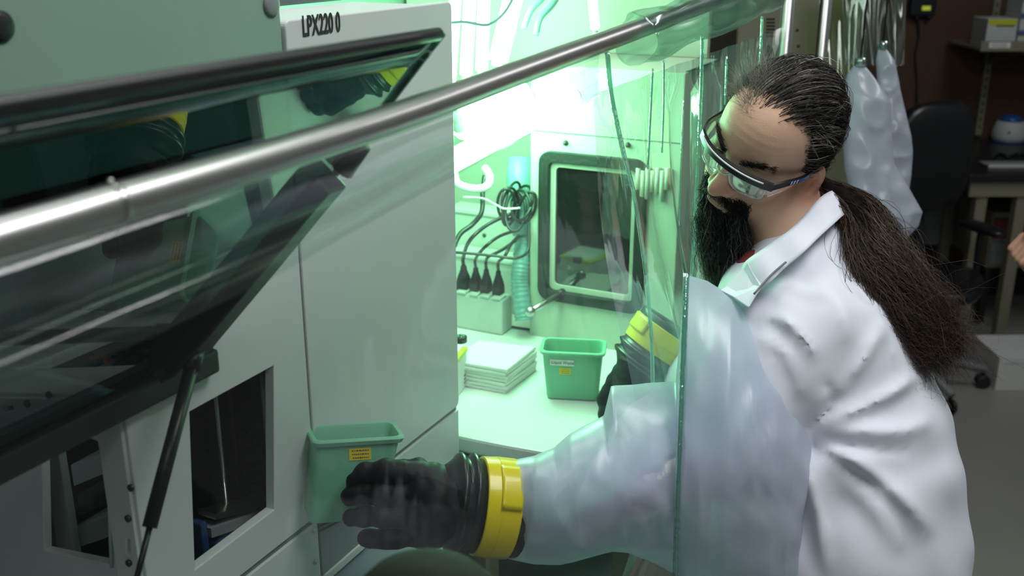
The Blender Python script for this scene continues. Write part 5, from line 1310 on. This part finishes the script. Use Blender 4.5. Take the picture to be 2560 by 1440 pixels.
# second person standing just outside the right frame edge: only a hand shows
p2x = P(2590, 640, 2.35)
px0 = np.array([p2x[0]+.20, p2x[1]+.02, 0])
man2 = thing('person', 'second person at the right frame edge, only part of one hand visible', 'person', px0)
hnd = P(2572, 600, 2.35)
def hand2(v):
    o = v-(hnd-px0)
    d = cap_(o, (.055, 0, .16), (.035, 0, .055), .036, .030)
    d = smin(d, ell(o, (.022, 0, .010), (.034, .022, .052)), .02)
    for k in range(4):
        y = -.030+.020*k; L = (.9, 1.0, .97, .82)[k]
        a = np.array([.002, y, -.012+.004*k]); b = a+np.array([-.022, 0, -.034*L]); c = b+np.array([.024, 0, -.026*L]); e2 = c+np.array([.022, 0, .004])
        f_ = smin(smin(cap_(o, a, b, .0105, .0098), cap_(o, b, c, .0098, .0088), .004), cap_(o, c, e2, .0088, .0080), .004); d = smin(d, f_, .005)
    th3 = smin(cap_(o, (.030, -.022, .03), (.012, -.040, .0), .013, .011), cap_(o, (.012, -.040, .0), (.014, -.040, -.030), .011, .009), .006)
    return smin(d, th3, .010)
def body2(v):
    d = hand2(v)
    d = smin(d, cap_(v, hnd-px0+np.array([.055, 0, .16]), (-.02, .0, 1.16), .040, .045), .02)
    d = smin(d, cap_(v, (-.02, 0, 1.16), (.08, 0, 1.42), .045, .055), .02)
    d = smin(d, cap_(v, (.08, 0, 1.42), (.24, 0, 1.46), .06, .08), .04)
    d = smin(d, cap_(v, (.27, 0, 1.40), (.27, 0, 1.58), .07, .055), .03)
    q = np.stack([v[:, 1], v[:, 2]-1.68, -(v[:, 0]-.27)], 1)
    d = smin(d, head_sdf(q), .015)
    return d
b2lo = np.minimum(hnd-px0-np.array([.05, .08, .10]), np.array([-.1, -.13, 1.0])); b2hi = np.array([.42, .14, 1.86])
def col2(V): return np.tile([.50, .24, .18], (len(V), 1))
sdf_obj('body', body2, b2lo, b2hi, .0055, M['skin'], man2, lambda V: V+px0, None, col2, 1)
def shirt2(v):
    d = cap_(v*np.array([1, .85, 1]), (.27, 0, 1.38), (.27, 0, 1.05), .15, .15)
    d = smin(d, cap_(v, (.10, 0, 1.44), (.44, 0, 1.44), .075, .075), .05)
    d = smin(d, cap_(v, (.08, 0, 1.42), (.02, 0, 1.24), .072, .062), .03); d = smin(d, cap_(v, (.46, 0, 1.42), (.52, 0, 1.20), .072, .062), .03)
    return smax(d, ell(v, (.27, 0, 1.60), (.085, .08, .14))*-1, .01)
sdf_obj('shirt', shirt2, (-.12, -.25, .85), (.66, .25, 1.62), .014, M['trouser'], man2, lambda V: V+px0)
for sx in (-1, 1):
    MB().tube([px0+np.array([.27+sx*.09, 0, h]) for h in (.95, .7, .45, .2, .06)], [.10, .098, .08, .07, .066], 16).obj('trouser_leg', M['trouser'], man2, True)
    MB().rings([[px0+np.array([.27+sx*.09+wy*math.cos(t_), .05-y, max(.001, .04*hh*(1+math.sin(t_)))]) for t_ in np.linspace(0, 2*math.pi, 14, endpoint=False)] for y, wy, hh in ((-.06, .02, .5), (-.03, .04, .8), (.05, .043, 1.0), (.14, .045, .9), (.20, .025, .6))]).obj('shoe', M['black'], man2, True)
def hair2(v):
    q = np.stack([v[:, 1], v[:, 2]-1.68, -(v[:, 0]-.27)], 1); d = skull(q)-.008; return smax(d, np.where(q[:, 1] > .07, q[:, 2]-.05, q[:, 2]-.0)*.8, .008)
sdf_obj('hair', hair2, (.15, -.12, 1.60), (.42, .12, 1.84), .008, M['hairbase'], man2, lambda V: V+px0)

# blurred dark rounded top close to the lens
dq = P(1062, 1470, .80)
dm = thing('padded_stand', 'blurred dark rounded top close to the lens at the bottom edge', 'stand', (dq[0], dq[1], 0))
MB().lathe(dq-UP*.03, UP, [(.030, -.02), (.060, -.012), (.064, .004), (.060, .020), (.046, .036), (.026, .045), (.002, .048)], 32).obj('padded_top', mat('dark_green_fabric', (.008, .011, .005), .85), dm, True)
MB().tube([np.array([dq[0], dq[1], .012]), dq-UP*.045], .012, 14).obj('pole', M['black'], dm, True)
MB().lathe((dq[0], dq[1], 0), UP, [(.16, 0), (.16, .010), (.05, .022), (.012, .026)], 32).obj('foot', M['black'], dm, True)
